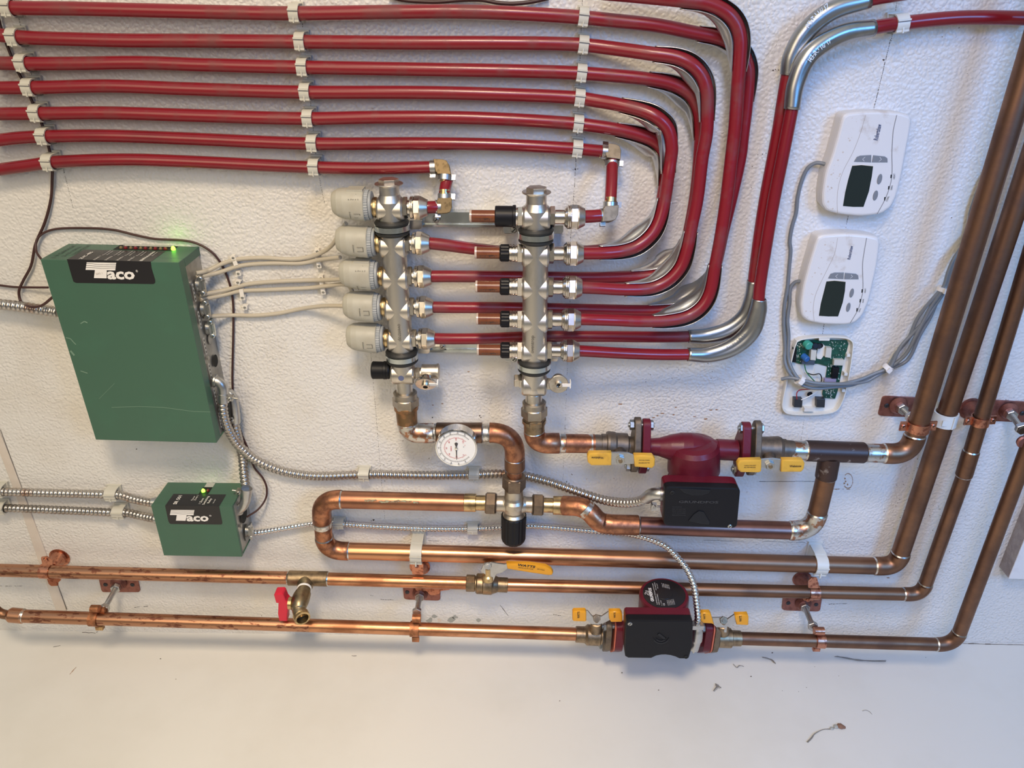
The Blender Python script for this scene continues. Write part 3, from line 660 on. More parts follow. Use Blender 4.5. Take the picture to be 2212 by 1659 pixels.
# slot with indicator lamps on the top
mb = MB(); q = [top1(.40, 24)+Vector((0, 0, .0004)), top1(.845, 24)+Vector((0, 0, .0004)), top1(.845, 2)+Vector((0, 0, .0004)), top1(.40, 2)+Vector((0, 0, .0004))]
mb.add(q, [(0, 1, 2, 3)], 0, False); mb.add([top1(.44, 9)+Vector((0, 0, .0012)), top1(.80, 9)+Vector((0, 0, .0012)), top1(.82, 1)+Vector((0, 0, .0012)), top1(.45, 1)+Vector((0, 0, .0012))], [(0, 1, 2, 3)], 1, False)
mb.build('lamp_slot', [DRK, mat('slot_backplate', (.42, .43, .40), .5)], T1)
for k in range(5):
    MB().lathe(top1(.485+.075*k, 19), Vector((0, 0, 1)), [(0, .0026), (.0022, .0026), (.004, .0012), (.004, 0)], 12).build('indicator_lamp', [LGR], T1)
    MB().lathe(top1(.447+.075*k, 18), Vector((0, 0, 1)), [(0, .0022), (.002, .0022), (.0034, .001), (.0034, 0)], 12).build('indicator_lamp', [LGY], T1)
MB().lathe(top1(.845, 19), Vector((0, 0, 1)), [(0, .0030), (.003, .0030), (.0055, .0014), (.0055, 0)], 14).build('indicator_lamp', [LGG], T1, 'glowing green indicator lamp')
gl = bpy.data.lights.new('green_lamp_glow', 'POINT'); gl.energy = .004; gl.color = (.25, 1, .02); gl.shadow_soft_size = .004
go = bpy.data.objects.new('green_lamp_glow', gl); COL.objects.link(go); go.location = top1(.845, 19)+Vector((0, 0, .016))
# scuffs on the front
def scuff(z, pts, wd, D):
    mb = MB()
    W = [z(*q) for q in pts]
    for a, b in zip(W, W[1:]):
        dx, dy = b[0]-a[0], b[1]-a[1]; l = math.hypot(dx, dy); nx, ny = -dy/l*wd, dx/l*wd
        mb.add([P(a[0]+nx, a[1]+ny, D+.2), P(b[0]+nx, b[1]+ny, D+.2), P(b[0]-nx, b[1]-ny, D+.2), P(a[0]-nx, a[1]-ny, D+.2)], [(0, 1, 2, 3)], 0, False)
    mb.build('scuff_mark', [GRND], T1)
# --
z4 = lambda x, y: (x/2.989, 480+y/2.989)
scuff(z4, [(720, 1195), (900, 1190), (1050, 1195), (1160, 1210), (1250, 1222), (1360, 1225)], .5, 73); scuff(z4, [(520, 655), (545, 640), (565, 650)], 1.1, 73)
scuff(z4, [(425, 745), (455, 752), (475, 775), (490, 790)], .9, 73); scuff(z4, [(455, 830), (480, 860)], 1.8, 73); scuff(z4, [(520, 960), (565, 975)], .9, 73)
scuff(z4, [(640, 1140), (740, 1040)], .3, 73)
# steel side: knockouts, warning stickers, screws
mb = MB()
def sidepoly(side, t0, d0, rx, ry, mi, n=18, h=.0001):
    c = side(t0, d0); up = (side(0, d0)-side(1, d0)).normalized()
    mb.add([c+Vector((1, 0, 0))*h+up*(ry*math.sin(6.283*k/n))+Vector((0, 1, 0))*(rx*math.cos(6.283*k/n)) for k in range(n)], [tuple(range(n))], mi, False)
sidepoly(side1, .60, 22, .0095, .0095, 0, h=.0006); sidepoly(side1, .47, 24, .0085, .0085, 2, h=.0003); sidepoly(side1, .47, 24, .0079, .0079, 1, h=.0005)
for k in range(6):
    c = side1(.14+.145*k, 49); up = (side1(0, 49)-side1(1, 49)).normalized()
    mb.add([c+Vector((.0006, 0, 0))+up*a+BK*b for a, b in ((0, 0), (-.026, 0), (-.026, .0045), (0, .0045))], [(0, 1, 2, 3)], 3, False)
    for j in range(4): mb.add([c+Vector((.0008, 0, 0))+up*(-.003-.006*j+a)+BK*b for a, b in ((0, .0008), (-.0035, .0015), (-.002, .0036), (.0012, .0028))], [(0, 1, 2, 3)], 0, False)
mb.build('knockout', [DRK, SHT, mat('knockout_edge', (.2, .19, .18), .5), mat('wire_tag_white', (.62, .60, .55), .5)], T1)
def strain_relief(side, t, d, lab=None, T=None, bright=False):
    c = side(t, d)+Vector((.001, 0, 0)); X = Vector((1, 0, 0)); up = (side(0, d)-side(1, d)).normalized()
    G = ZNC if bright else GAL
    a = MB(); knob(a, c, X, [(0, 11), (2, 11), (2, 9.5), (5, 9.5)], 20); b = a.build('cable_clamp', [GAL], T, lab)
    s = MB(); s.box(c+X*.0065, X*.0018, BK*.0052, up*.0135); s.box(c+X*.009, X*.0008, BK*.0026, up*.006)
    for sg in (-1, 1): knob(s, c+X*.0065+up*.0108*sg-BK*.004, OUT, [(0, 3.6), (2.4, 3.4), (3, 2.6), (3, 0)], 12)
    s.build('clamp_bar', [G], b)
strain_relief(side1, .165, 30, T=T1); strain_relief(side1, .293, 30, T=T1); strain_relief(side1, .405, 26, T=T1, bright=True)
mb = MB(); screw(mb, side1(.545, 46)+Vector((.001, 0, 0)), (1, 0, 0), 3); mb.build('screw', [SCR, DRK], T1)
# angle connectors, belonging to the conduits
def elbow_conn(parent, c0, c1, c2, r, name='angle_connector'):
    """body from box face c0 out to c1 then down to c2 (px,py,d)"""
    pa = [P(*c0)]+corner(P(*c0), P(*c1), P(*c2), .012, 6)+[P(*c2)]
    a = MB(); a.sweep(pa, r, 18); a.lathe(P(*c0), P(*c1)-P(*c0), [(0, r*1.25), (.0025, r*1.25), (.003, r*1.05)], 18)
    v = (P(*c2)-P(*c1)).normalized()
    a.sweep([P(*c2)-v*.008, P(*c2)+v*.006], r*1.1, 18)
    o = a.build(name, [GAL], parent)
    s = MB(); sd = v.cross(OUT).normalized()
    m = P(*c2)-v*.002
    s.box(m-sd*(r+.003), sd*.004, OUT*.0045, v*.0035); screw(s, m-sd*(r+.003)+OUT*.0045, OUT, 3.2, 0, 1)
    s.lathe(m-sd*(r+.006), -sd, [(0, .0017), (.008, .0017)], 8)
    s.build('clamp_screw', [SCR, DRK], o); return o
c2 = thing('flexible_conduit', 'long flexible steel conduit from the large green box to the upper pump', P(480, 868, 30).copy()*1, None) if False else None
def conduit_thing(seq, r, label, m=CND, pitch=.0052):
    T = thing('flexible_conduit', label, 'conduit', P(*seq[0]), 'flexible steel conduits')
    W, rad = ribs(smooth(PP(seq), 12), r, pitch); MB().sweep(W, rad, 16).build('conduit_hose', [m], T); return T
cA = conduit_thing([(480, 862, 44), (482, 888, 44), (485, 905, 42), (491, 923, 38), (501, 942, 32), (513, 960, 27), (528, 974, 22), (545, 989, 17), (571, 1003, 14), (619, 1020, 12), (686, 1028.5, 11), (800, 1025, 11), (914, 1027, 11), (1006, 1026, 11), (1063, 1024, 11), (1109, 1025, 12), (1143, 1030, 14), (1189, 1042, 20), (1235, 1058, 30), (1276, 1072, 44), (1313, 1082, 60), (1350, 1086, 80), (1379, 1083, 95), (1396, 1075, 105)], .0075, 'long flexible steel conduit from the large green box to the upper pump', CNR, .0066)
elbow_conn(cA, (463, 822, 42), (481, 826, 42), (482, 860, 44), .0080)
cB = conduit_thing([(506, 911, 22), (510, 930, 20), (518, 962, 12), (524, 986, 9), (525.5, 1009, 12), (528, 1033, 26), (531, 1052, 38)], .0074, 'short flexible steel conduit joining the two green boxes', CNR, .0066)
mb = MB(); mb.sweep(smooth(PP([(487, 848, 16), (496, 850, 18), (503, 862, 20), (508, 895, 22), (509, 912, 22)]), 6), [.0075]*9+[.0075]*16, 16); o = mb.build('angle_connector', [GAL], cB)
mb = MB(); screw(mb, P(500, 906, 32), OUT, 4, 0, 1); mb.box(P(500, 906, 26), Vector((.005, 0, 0)), OUT*.006, Vector((0, 0, .004))); mb.build('clamp_screw', [SCR, DRK], o)
cC = conduit_thing([(-25, 655, 22), (25, 660, 22), (75, 667, 24), (128, 675, 26)], .0080, 'flexible steel conduit entering the large green box from the left edge', CNR, .0068)
cD = conduit_thing([(-25, 1060, 14), (6, 1062, 14), (109, 1065, 14), (230, 1068, 14), (259, 1069, 15), (289, 1078, 22), (336, 1088, 34)], .0070, 'upper of the two flexible conduits from the left edge to the small green box', CNR, .0068)
cE = conduit_thing([(-25, 1096, 14), (10, 1097, 14), (134, 1102, 14), (247, 1107, 14), (274, 1107.5, 15), (308, 1115, 22), (340, 1121, 32)], .0070, 'lower of the two flexible conduits from the left edge to the small green box', CND, .0068)
cF = conduit_thing([(541, 1152, 16), (570, 1148.5, 14), (636, 1137, 10), (676, 1131, 9), (718, 1130, 9), (750, 1133, 9), (849, 1139, 9), (938, 1142, 9), (1013, 1142, 9), (1082, 1139, 9), (1141, 1136, 9), (1207, 1140, 9), (1260, 1145, 10), (1313, 1149.5, 14), (1350, 1152, 22), (1386, 1159, 40), (1435, 1178, 62), (1460, 1200.6, 78), (1484, 1230, 92), (1498, 1262, 103), (1504, 1297, 112), (1507.5, 1332, 120), (1506.5, 1350, 122)], .0054, 'thin bright armoured cable curving over the pipes down to the lower pump', CNB, .0058)
# beige control cables
def cable(seq, label, r=.0030, m=CAB, cat='cable', group='beige actuator cables', name='control_cable'):
    return MB().sweep(smooth(PP(seq), 10), r, 12).build(name, m, None, label, cat, group)
cable([(424, 590, 30), (440, 587, 24), (451, 584, 16), (482, 569, 8), (515, 560, 6), (569, 557, 6), (636, 560, 6), (676, 553, 8), (706, 539, 16), (722, 523, 26), (735, 500, 38), (748, 482, 44)], 'beige cable from the green box to the topmost actuator')
cable([(424, 599, 30), (440, 596, 24), (468, 590, 12), (522, 573.7, 6), (585, 568.7, 6), (652, 568.5, 6), (686, 562, 10), (735, 556, 40)], 'beige cable from the green box to the second actuator')
cable([(431, 638, 30), (448, 634, 22), (485, 627, 9), (535, 614, 6), (602, 608, 6), (669, 605.5, 6), (700, 605, 12), (742, 603, 34)], 'beige cable from the green box to the third actuator, upper of the pair')
cable([(433, 647, 30), (450, 644, 22), (485, 637, 9), (518, 629, 6), (569, 626.5, 6), (669, 622, 6), (705, 618, 12), (752, 616, 30), (765, 640, 34)], 'beige cable from the green box to the fourth actuator, lower of the pair')
cable([(440, 684, 28), (460, 683, 20), (502, 681, 6), (552, 681.5, 6), (602, 677, 6), (652, 667, 8), (702, 661, 22), (750, 661, 40)], 'single beige cable below the others, from the box to the fifth actuator')
def staple(x0, y0, x1, y1, lab, hook=True):
    """strip from nail hole (x0,y0) over the cable to (x1,y1)"""
    a, b = P(x0, y0, 6), P(x1, y1, 6); T = thing('cable_staple', lab, 'cable clip', a, 'white cable staples')
    v = (b-a).normalized(); sd = v.cross(OUT).normalized(); L_ = (b-a).length; m = MB()
    m.box(a+OUT*-.001, sd*.0032, OUT*.0035, v*.0034)
    if hook: m.box(a+v*(L_*.55)+OUT*.0022, sd*.0030, OUT*.0008, v*(L_*.5)); m.box(b+OUT*-.001, sd*.0030, OUT*.0042, v*.0008)
    m.build('strap', [STP], T)
    n = MB(); knob(n, a+OUT*.0025, OUT, [(0, 2.0), (.8, 2.0), (1.0, 1.2), (1.0, 0)], 12); n.build('nail', [SCR], T)
staple(505, 556, 511, 571, 'white cable staple on the top beige cable, nearer the green box')
staple(516, 590, 514, 583, 'small white staple just under the second beige cable', False)
staple(515, 609, 517, 603, 'small white staple just above the third beige cable', False)
staple(525, 642, 522, 625, 'white staple over the fourth beige cable, nearer the green box')
staple(530, 663, 530, 672, 'white staple above the single lowest beige cable', False)
staple(686, 542, 688, 549, 'white staple at the top beige cable where it rises', False)
staple(690, 573, 687, 557, 'white staple over the second beige cable near the actuators')
staple(694, 600, 696, 612, 'white staple over the third beige cable near the actuators')
staple(699, 630, 696, 614, 'white staple over the fourth beige cable near the actuators')
# brown thermostat wire
cable([(-8, 20, 6), (2, 60, 6), (15, 97, 5), (37, 151, 5), (48, 172, 5), (72, 225, 5), (93, 275, 5), (107, 325, 5), (113, 357, 5), (113, 382, 5), (110, 430, 5), (97, 480, 6), (77, 527, 7), (67, 574, 7), (50, 607, 7), (41, 630, 8), (45, 651, 12), (67, 663, 36), (90, 660, 38), (116, 640, 36)], 'brown wire dropping behind the red rows and looping at the left of the big box', .0019, WBR, 'wire', 'brown low-voltage wires', 'brown_wire')
cable([(95, 566, 30), (84, 553, 24), (78, 540, 16), (80, 517, 9), (97, 502, 5), (127, 494, 4), (200, 493, 4), (248, 497, 4), (294, 508, 4), (335, 516, 4), (401, 520, 4), (435, 530, 4), (465, 552, 4), (485, 584, 3), (498, 620, 3), (503.5, 654, 3), (504, 714, 4), (502, 815, 4), (503.5, 851, 4), (508.5, 891, 5), (522, 938, 5), (535, 968, 5), (549, 1009, 5), (568, 1033, 6), (576, 1054, 8), (574, 1077, 12), (558, 1100, 22), (533, 1117, 30)], 'long brown wire arching over the big green box and down to the small one', .0016, WBR, 'wire', 'brown low-voltage wires', 'brown_wire')
cable([(-10, 615, 4), (33, 620, 5), (104, 621, 12)], 'short brown wire entering the big box from the left edge', .0016, WBR, 'wire', 'brown low-voltage wires', 'brown_wire')

# small green box
def z2(x, y): return (310+x/7.542, 1000+y/7.542)
T2, top2, side2, fr2, A2, B2, C2, E2, cover2 = control_box('switching_relay_box', 'small green switching relay box at lower left', (326, 1092), (501, 1094), (523, 1203), (354, 1200), 66, 59, .004)
label_on(T2, cover2, fr2, top2, [z2(*q) for q in ((350, 694), (1233, 708), (1250, 800), (1283, 960), (1282, 990), (1265, 1004), (450, 995), (425, 985), (405, 950))], .178, .845, 66, 34)
logo(T2, z2, 66, ((447, 765), (830, 768), (815, 853), (430, 848)), ((543, 846), (703, 850), (685, 943), (528, 940)), ((705, 944), (1070, 946)), 19, ((1072, 872), (1110, 873)))
toptext(T2, top2, 'SR 501', .305, 63, 39, 5.6, bold=.02)
toptext(T2, top2, 'Power', .475, 52, 40, 3.2); toptext(T2, top2, 'Zone 1', .51, 52, 38, 3.2)
toptext(T2, top2, '1 Zone', .60, 61, 46, 3.6, bold=.01); toptext(T2, top2, 'Switching', .65, 63, 40, 3.6, bold=.01); toptext(T2, top2, 'Relay', .70, 59, 46, 3.6, bold=.01); toptext(T2, top2, '506-007', .755, 59, 48, 1.8)
mb = MB(); zz = Vector((0, 0, .0004))
mb.add([top2(.495, 34)+zz, top2(.615, 34)+zz, top2(.615, 14)+zz, top2(.495, 14)+zz], [(0, 1, 2, 3)], 0, False)
mb.add([top2(.51, 14)+zz, top2(.62, 14)+zz, top2(.62, 2)+zz, top2(.51, 2)+zz], [(0, 1, 2, 3)], 1, False)
mb.build('lamp_slot', [DRK, MATS['slot_backplate']], T2)
MB().lathe(top2(.537, 27), Vector((0, 0, 1)), [(0, .0030), (.003, .0030), (.0055, .0014), (.0055, 0)], 14).build('indicator_lamp', [LGG], T2, 'glowing green indicator lamp')
MB().lathe(top2(.59, 25), Vector((0, 0, 1)), [(0, .0024), (.002, .0024), (.004, .001), (.004, 0)], 14).build('indicator_lamp', [LGR], T2)
mb = MB(); sidepoly(side2, .42, 30, .015, .014, 0, h=.0007); sidepoly(side2, .78, 30, .012, .016, 1, h=.0004); mb.build('knockout', [DRK, SHT], T2)
mb = MB(); screw(mb, side2(.50, 50)+Vector((.001, 0, 0)), (1, 0, 0), 3); mb.build('screw', [SCR, DRK], T2)
strain_relief(side2, .74, 30, 'grey cable clamp for the armoured cable', T2)
elbow_conn(cB, (513, 1102, 40), (529, 1092, 40), (532, 1062, 38), .0082)
for x, y, nm in ((337, 1085, 'upper'), (343, 1121, 'lower')):
    mb = MB(); knob(mb, P(x+4, y, 34), (-1, 0, 0), [(0, 9), (4, 9), (4, 7.8), (9, 7.8)], 18); mb.build('conduit_connector', [GAL], T2)
# flat clips on the conduits
def cclip(x, y, d, r, lab, m=IVO, w_=12, ang=.02):
    return clip(x, y, d, lab, r=r, w_=w_, ang=ang, m=m, group='pale conduit clips')
cclip(242, 1068, 14, .0072, 'pale clip on the upper left flexible conduit near the small green box')
cclip(258, 1107, 14, .0072, 'pale clip on the lower left flexible conduit near the small green box')
cclip(-4, 1061, 14, .0072, 'pale clip at the left edge on the upper flexible conduit')
cclip(0, 1097, 14, .0072, 'pale clip at the left edge on the lower flexible conduit')
cclip(787, 1025, 11, .0068, 'pale clip on the long conduit left of the thermometer', IVO, 11)
cclip(1024, 1026, 11, .0068, 'pale clip on the long conduit right of the thermometer', IVO, 11)
cclip(732, 1131, 9, .0056, 'pale clip on the armoured cable beside the copper riser', IVO, 11)
cclip(1021, 1142, 9, .0056, 'pale clip on the armoured cable left of the black valve knob', IVO, 11)
# ---------------------------------------------------------------- copper pipework
def straight(T, a, b, r, m, name='pipe'):
    A, B = P(*a), P(*b); return MB().sweep([A, B], r, 28).build(name, m, T)
def elbow(T, a, c, b, r, m, R=None, name='elbow', cup=.013, rings=True, ringm=None):
    """elbow fitting whose cup mouths sit at a and b, axes meeting at c"""
    A, C0, B = P(*a), P(*c), P(*b); R = R or min((A-C0).length, (B-C0).length)*.98
    pts = [A]+corner(A, C0, B, R, 10)+[B]; rr = r*1.09
    q = MB(); L1 = (A-C0).length; L2 = (B-C0).length
    u1 = (C0-A).normalized(); u2 = (C0-B).normalized()
    body = corner(A, C0, B, min(R, L1, L2)*.999, 12)
    path = [A, A+u1*.0004]+body+[B+u2*.0004, B]
    q.sweep(path, [rr*.97, rr]+[rr*(.985+.015*abs(k-6)/6) for k in range(len(body))]+[rr, rr*.97], 28)
    o = q.build(name, m, T)
    if rings:
        for E_, u in ((A, u1), (B, u2)):
            s = MB(); s.lathe(E_-u*.0018, u, [(0, r*1.002), (.0012, r*1.05), (.0022, r*1.09)], 28); s.build('solder_joint', [ringm or SOLD], o)
    return o
def cupling(T, a, b, r, m, name='coupling', rings=True, k=1.12):
    A, B = P(*a), P(*b); u = (B-A).normalized()
    q = MB(); q.lathe(A, u, [(0, r*k*.97), (.001, r*k), ((B-A).length-.001, r*k), ((B-A).length, r*k*.97)], 28); o = q.build(name, m, T)
    if rings:
        for E_, d in ((A, u), (B, -u)):
            s = MB(); s.lathe(E_-d*.0018, d, [(0, r*1.004), (.0012, r*1.05), (.0022, r*1.1)], 28); s.build('solder_joint', [SOLD], o)
    return o
RB, RM = .0143, .0111
dM = 38; dB = 34; dH = 84; dV1 = 72
# M line: second horizontal, tee, valve, up the right side
TM = thing('copper_pipe_run', 'copper pipe run with drain tee and yellow-lever valve, second from the bottom', 'pipe', P(660, 1248, dM), 'copper pipe runs')
straight(TM, (-30, 1231, dM), (335, 1241, dM), RM, CUS); straight(TM, (335, 1241, dM), (625, 1248.5, dM), RM, CUS)
cupling(TM, (624, 1248.5, dM), (708, 1250.5, dM), RM, BRD, 'tee', True, 1.16)
straight(TM, (706, 1250.5, dM), (1012, 1259.5, dM), RM, CU); straight(TM, (1092, 1263.5, dM), (1953, 1283.5, dM), RM, cu_grad('copper_tarnishing_second_line', .40, .75))
elbow(TM, (1951, 1283.5, dM), (1992, 1284.5, dM), (2000, 1260, dM), RM, CUD)
straight(TM, (1999.5, 1261, dM), (2082, 1028, dM), RM, CUD); cupling(TM, (2082, 1027, dM), (2098, 974, dM), RM, CUD); straight(TM, (2098, 975, dM), (2250, 470, dM), RM, CUD)
# B line
TB = thing('copper_pipe_run', 'large copper pipe run from the mixing valve, doubling back and climbing the right side', 'pipe', P(900, 1195, dB), 'copper pipe runs')
straight(TB, (1005, 1086, 48), (736, 1079, 48), RB, mat('copper_plain_brown', (.44, .21, .125), .36, 1, (.30, .14, .09), 20, .4, .7))
elbow(TB, (737, 1079, 48), (693, 1078, 48), (696, 1125, 42), RB, CUK)
straight(TB, (696, 1124, 42), (700, 1162, 38), RB, CUK)
cupling(TB, (696, 1127, 42), (697, 1137, 41), RB*.93, SOLD, 'solder_smear', False)
elbow(TB, (700, 1160, 38), (704, 1189.5, dB), (754, 1190.5, dB), RB, CUK)
straight(TB, (753, 1190, dB), (1889, 1222.5, dB), RB, cu_grad('copper_tarnishing_large_line', .22, .60))
elbow(TB, (1888, 1222.5, dB), (1938, 1224, dB), (1946, 1194, dB), RB, CUD)
straight(TB, (1945.5, 1195, dB), (2310, 96, dB), RB, CUD)
st = MB()
# verdigris drips on the brown pipe
for x, y, l in ((800, 1081, 25), (838, 1084, 40), (870, 1083, 38), (898, 1085, 12)):
    pts = [(x-l/2+l*k/10, y+random.uniform(-1, 1)) for k in range(11)]
    for a, b in zip(pts, pts[1:]):
        h = random.uniform(1, 2.6); st.add([P(a[0], a[1]-h, 62.6), P(b[0], b[1]-h, 62.6), P(b[0], b[1]+h, 62.6), P(a[0], a[1]+h, 62.6)], [(0, 1, 2, 3)], 0, False)
st.build('verdigris_stain', [mat('verdigris', (.36, .36, .24), .8, 0, (.28, .16, .10), 200, .45, .6)], TB)
# bottom line
TH = thing('copper_pipe_run', 'lowest copper pipe run, left of the lower pump', 'pipe', P(600, 1348, dH), 'copper pipe runs')
mb = MB(); mb.sweep(smooth(PP([(-40, 1270, dH), (-22, 1300, dH), (-6, 1320, dH), (8, 1327, dH), (30, 1329, dH)]), 6), .0078, 20); mb.build('reducing_bend', [CUD], TH)
mb = MB(); lpx(mb, (16, 1328, dH), (52, 1331, dH), [(0, 9), (3, 13), (8, 16), (34, 16), (36, 15)], 28); mb.build('reducer', [CUS], TH)
mb = MB(); lpx(mb, (49, 1330.5, dH), (54, 1331, dH), [(0, 16), (3, 14.6), (5, 14)], 28); mb.build('solder_joint', [SOLD], TH)
straight(TH, (50, 1331, dH), (670, 1351, dH), RM, CUS); straight(TH, (670, 1351, dH), (1250, 1370, dH), RM, CU)
TV = thing('copper_pipe_run', 'lowest copper pipe run, right of the lower pump and up the right margin', 'pipe', P(1800, 1384, dH), 'copper pipe runs')
straight(TV, (1598, 1379, dH), (2024, 1392, dH), RM, CUD)
elbow(TV, (2022, 1392, dH), (2060, 1393, dH), (2073, 1366, dH), RM, CUD)
straight(TV, (2072.5, 1367, dH), (2265, 850, dH), RM, CUD)
# upper return line with tee, right
dU = 76
TU = thing('copper_pipe_run', 'copper pipework around the upper pump with dark tee and riser to the right', 'pipe', P(1500, 1000, dU), 'copper pipe runs')
mb = MB(); lpx(mb, (1154, 900, 80), (1154, 936, 80), [(0, 22), (6, 23), (6, 25), (13, 25), (13, 22.5), (36, 22)], 28); mb.build('brass_adapter', [BRD], TU)
mb = MB(); lpx(mb, (1154, 903, 80), (1154, 914, 80), [(0, 24), (1, 26), (10, 26), (11, 24)], 6, 0, False, .4); mb.build('adapter_hex', [BRD], TU)
elbow(TU, (1154, 931, 80), (1155, 957.5, 80), (1208, 957.5, 78), RB, CUK, rings=True)
cupling(TU, (1208, 957.5, 78), (1222, 958, 78), RB*.91, SOLDC, 'solder_smear', False)
straight(TU, (1205, 957.5, 78), (1284, 958.5, dU), RB, CUK); cupling(TU, (1268, 958.5, dU), (1281, 958.5, dU), RB*.91, SOLD, 'solder_smear', False)
straight(TU, (1706, 972, dU), (1744, 973.5, dU), RB, SOLDC)
TEEB = mat('tee_blackened', (.085, .055, .048), .42, .8, (.42, .38, .36), 55, .60, .70, bump=.3, bscale=120)
cupling(TU, (1740, 973.5, dU), (1866, 978, dU), RB, TEEB, 'tee')
straight(TU, (1864, 978, dU), (1912, 979.5, dU), RB, SOLDC)
elbow(TU, (1908, 979.5, dU), (1966, 981.5, dU), (1976, 941, dV1), RB, CUD)
straight(TU, (1975.5, 943, dV1), (2300, -125, dV1), RB, CUD)
mb = MB(); mb.sweep([P(1792, 985, dU), P(1789, 1002, dU), P(1784, 1030, dU)], RB*1.11, 28); mb.build('tee_branch', [TEEB], TU)
mb = MB(); lpx(mb, (1785, 1028, dU), (1783, 1034, dU), [(0, 22), (3, 21), (5, 19.5)], 28); mb.build('solder_joint', [SOLD], TU)
straight(TU, (1784.5, 1030, dU), (1765, 1110, dU), RB, CUD)
elbow(TU, (1766, 1107, dU), (1757.5, 1147, dU), (1706, 1146, dU), RB, SOLDC)
straight(TU, (1708, 1146, dU), (1382, 1135, dU), RB, mat('copper_purple_brown', (.27, .13, .10), .36, 1, (.18, .09, .075), 14, .4, .7))
cupling(TU, (1379, 1134.5, dU), (1322, 1133, dU), RB, CUK, 'coupling')
cupling(TU, (1322, 1133, dU), (1308, 1132.5, dU), RB*.92, SOLD, 'solder_smear', False)
mb = MB(); path = [P(1325, 1133, dU), P(1308, 1131, dU)]+corner(P(1312, 1132.5, dU), P(1293, 1129, 74), P(1280, 1112, 70), .012, 6)+corner(P(1280, 1112, 70), P(1262, 1094, 62), P(1240, 1093, 58), .016, 6)+[P(1217, 1092, 52)]
mb.sweep(path, RB*1.1, 28); mb.build('offset_elbow', [CUK], TU)
mb = MB(); lpx(mb, (1263, 1097, 64), (1281, 1113, 70), [(0, 20), (1, 21.5), (10, 21.5), (22, 20)], 28); mb.build('solder_smear', [SOLDC], TU)
# supply piece: left manifold down to the mixing valve
dL = 50
TS = thing('copper_pipe_run', 'short copper assembly with dark tee between left manifold and mixing valve', 'pipe', P(990, 935, dL), 'copper pipe runs')
mb = MB(); lpx(mb, (877, 874, dL), (880, 916, dL), [(0, 23), (2, 26), (9, 26), (11, 23), (42, 22)], 28); mb.build('brass_adapter', [mat('brass_rusty', (.24, .15, .08), .45, 1, (.42, .22, .11), 80, .48, .6, bump=.5, bscale=200)], TS)
elbow(TS, (880, 912, dL), (881, 935.5, dL), (937, 935.5, dL), RB, SOLDC)
cupling(TS, (943, 935, dL), (1042, 935, dL), RB, mat('tee_dark', (.13, .085, .06), .38, 1, (.24, .14, .10), 30, .45, .7), 'tee')
straight(TS, (930, 935, dL), (1060, 935, dL), RB, SOLD)
elbow(TS, (1057, 934.5, dL), (1112, 934.5, dL), (1112, 989, dL), RB, CUK)
cupling(TS, (1112, 990, dL), (1112, 1012, dL), RB, CUD, 'coupling'); 
mb = MB(); lpx(mb, (1112, 1011, dL), (1111, 1034, dL), [(0, 19), (4, 16.5), (23, 16.5)], 28); mb.build('tail_piece', [CUK], TS)

# ---------------------------------------------------------------- thermometer
TG = thing('dial_thermometer', 'round chrome dial thermometer on the dark tee', 'thermometer', P(986, 967, 95), None)
gc = P(986, 967, 92); gr = .0305
mb = MB(); knob(mb, gc-OUT*.020, OUT, [(0, 27), (2, 30.2), (17, 30.2), (20, 31.2), (22, 31), (22.6, 29.5), (21, 28.8)], 48, closed=False) if False else None
mb.lathe(gc-OUT*.020, OUT, [(0, .010), (.0005, .029), (.002, .0302), (.018, .0302), (.0205, .0312), (.0225, .0308), (.0228, .0294), (.0205, .0286), (.0205, 0)], 56)
mb.build('case', [CHR], TG)
mb = MB(); mb.lathe(P(986, 955, 62), OUT, [(0, .009), (.018, .009)], 20); mb.build('stem', [BRD], TG)
mb = MB(); f = gc+OUT*.0010; mb.lathe(f, OUT, [(0, .0286), (.0002, .0286), (.0002, 0)], 56); mb.build('dial_face', [GDL], TG)
X = Vector((1, 0, 0)); Z = Vector((0, 0, 1))
def dpos(ang, rad, h=.0004): return f+OUT*h+X*(math.cos(math.radians(ang))*rad)+Z*(math.sin(math.radians(ang))*rad)
def dquad(mb, a0, r0, r1, wd, mi=0):
    d = X*math.cos(math.radians(a0))+Z*math.sin(math.radians(a0)); p = OUT.cross(d)
    mb.add([f+OUT*.0004+d*r0+p*wd, f+OUT*.0004+d*r1+p*wd, f+OUT*.0004+d*r1-p*wd, f+OUT*.0004+d*r0-p*wd], [(0, 1, 2, 3)], mi, False)
mb = MB()
for k in range(61): dquad(mb, -40-280*k/60, .0222, .0240 if k % 5 else .0248, .00022)
for k in range(57): dquad(mb, -40-280*k/56, .0172, .0186 if k % 4 else .0192, .0002, 1)
n = 60
for rr, mi in ((.0240, 0), (.0172, 1)):
    for k in range(n):
        a0, a1 = -40-280*k/n, -40-280*(k+1)/n; w_ = .00013
        mb.add([dpos(a0, rr-w_), dpos(a1, rr-w_), dpos(a1, rr+w_), dpos(a0, rr+w_)], [(0, 1, 2, 3)], mi, False)
mb.build('scale', [PRB, PRR], TG)
for k, nmb in enumerate(('40', '60', '80', '100', '120', '140', '160', '180', '200', '220', '240')):
    a = -60-24*k; p_ = dpos(a, .0262); text(nmb, p_-Z*.002+X*.0008, Z, -X, PRB, TG, height=.0020)
for k, nmb in enumerate(('0', '20', '40', '60', '80', '100', '120')):
    a = -45-45*k; p_ = dpos(a, .0146); text(nmb, p_-Z*.0018+X*.001, Z, -X, PRR, TG, height=.0024)
text('PASCO', dpos(180, .0068)-Z*.005, Z, -X, PRR, TG, height=.0019, bold=.02); text('°F', dpos(5, .012), Z, -X, PRB, TG, height=.0020); text('°C', dpos(15, .014), Z, -X, PRR, TG, height=.0018)
mb = MB(); d = Z
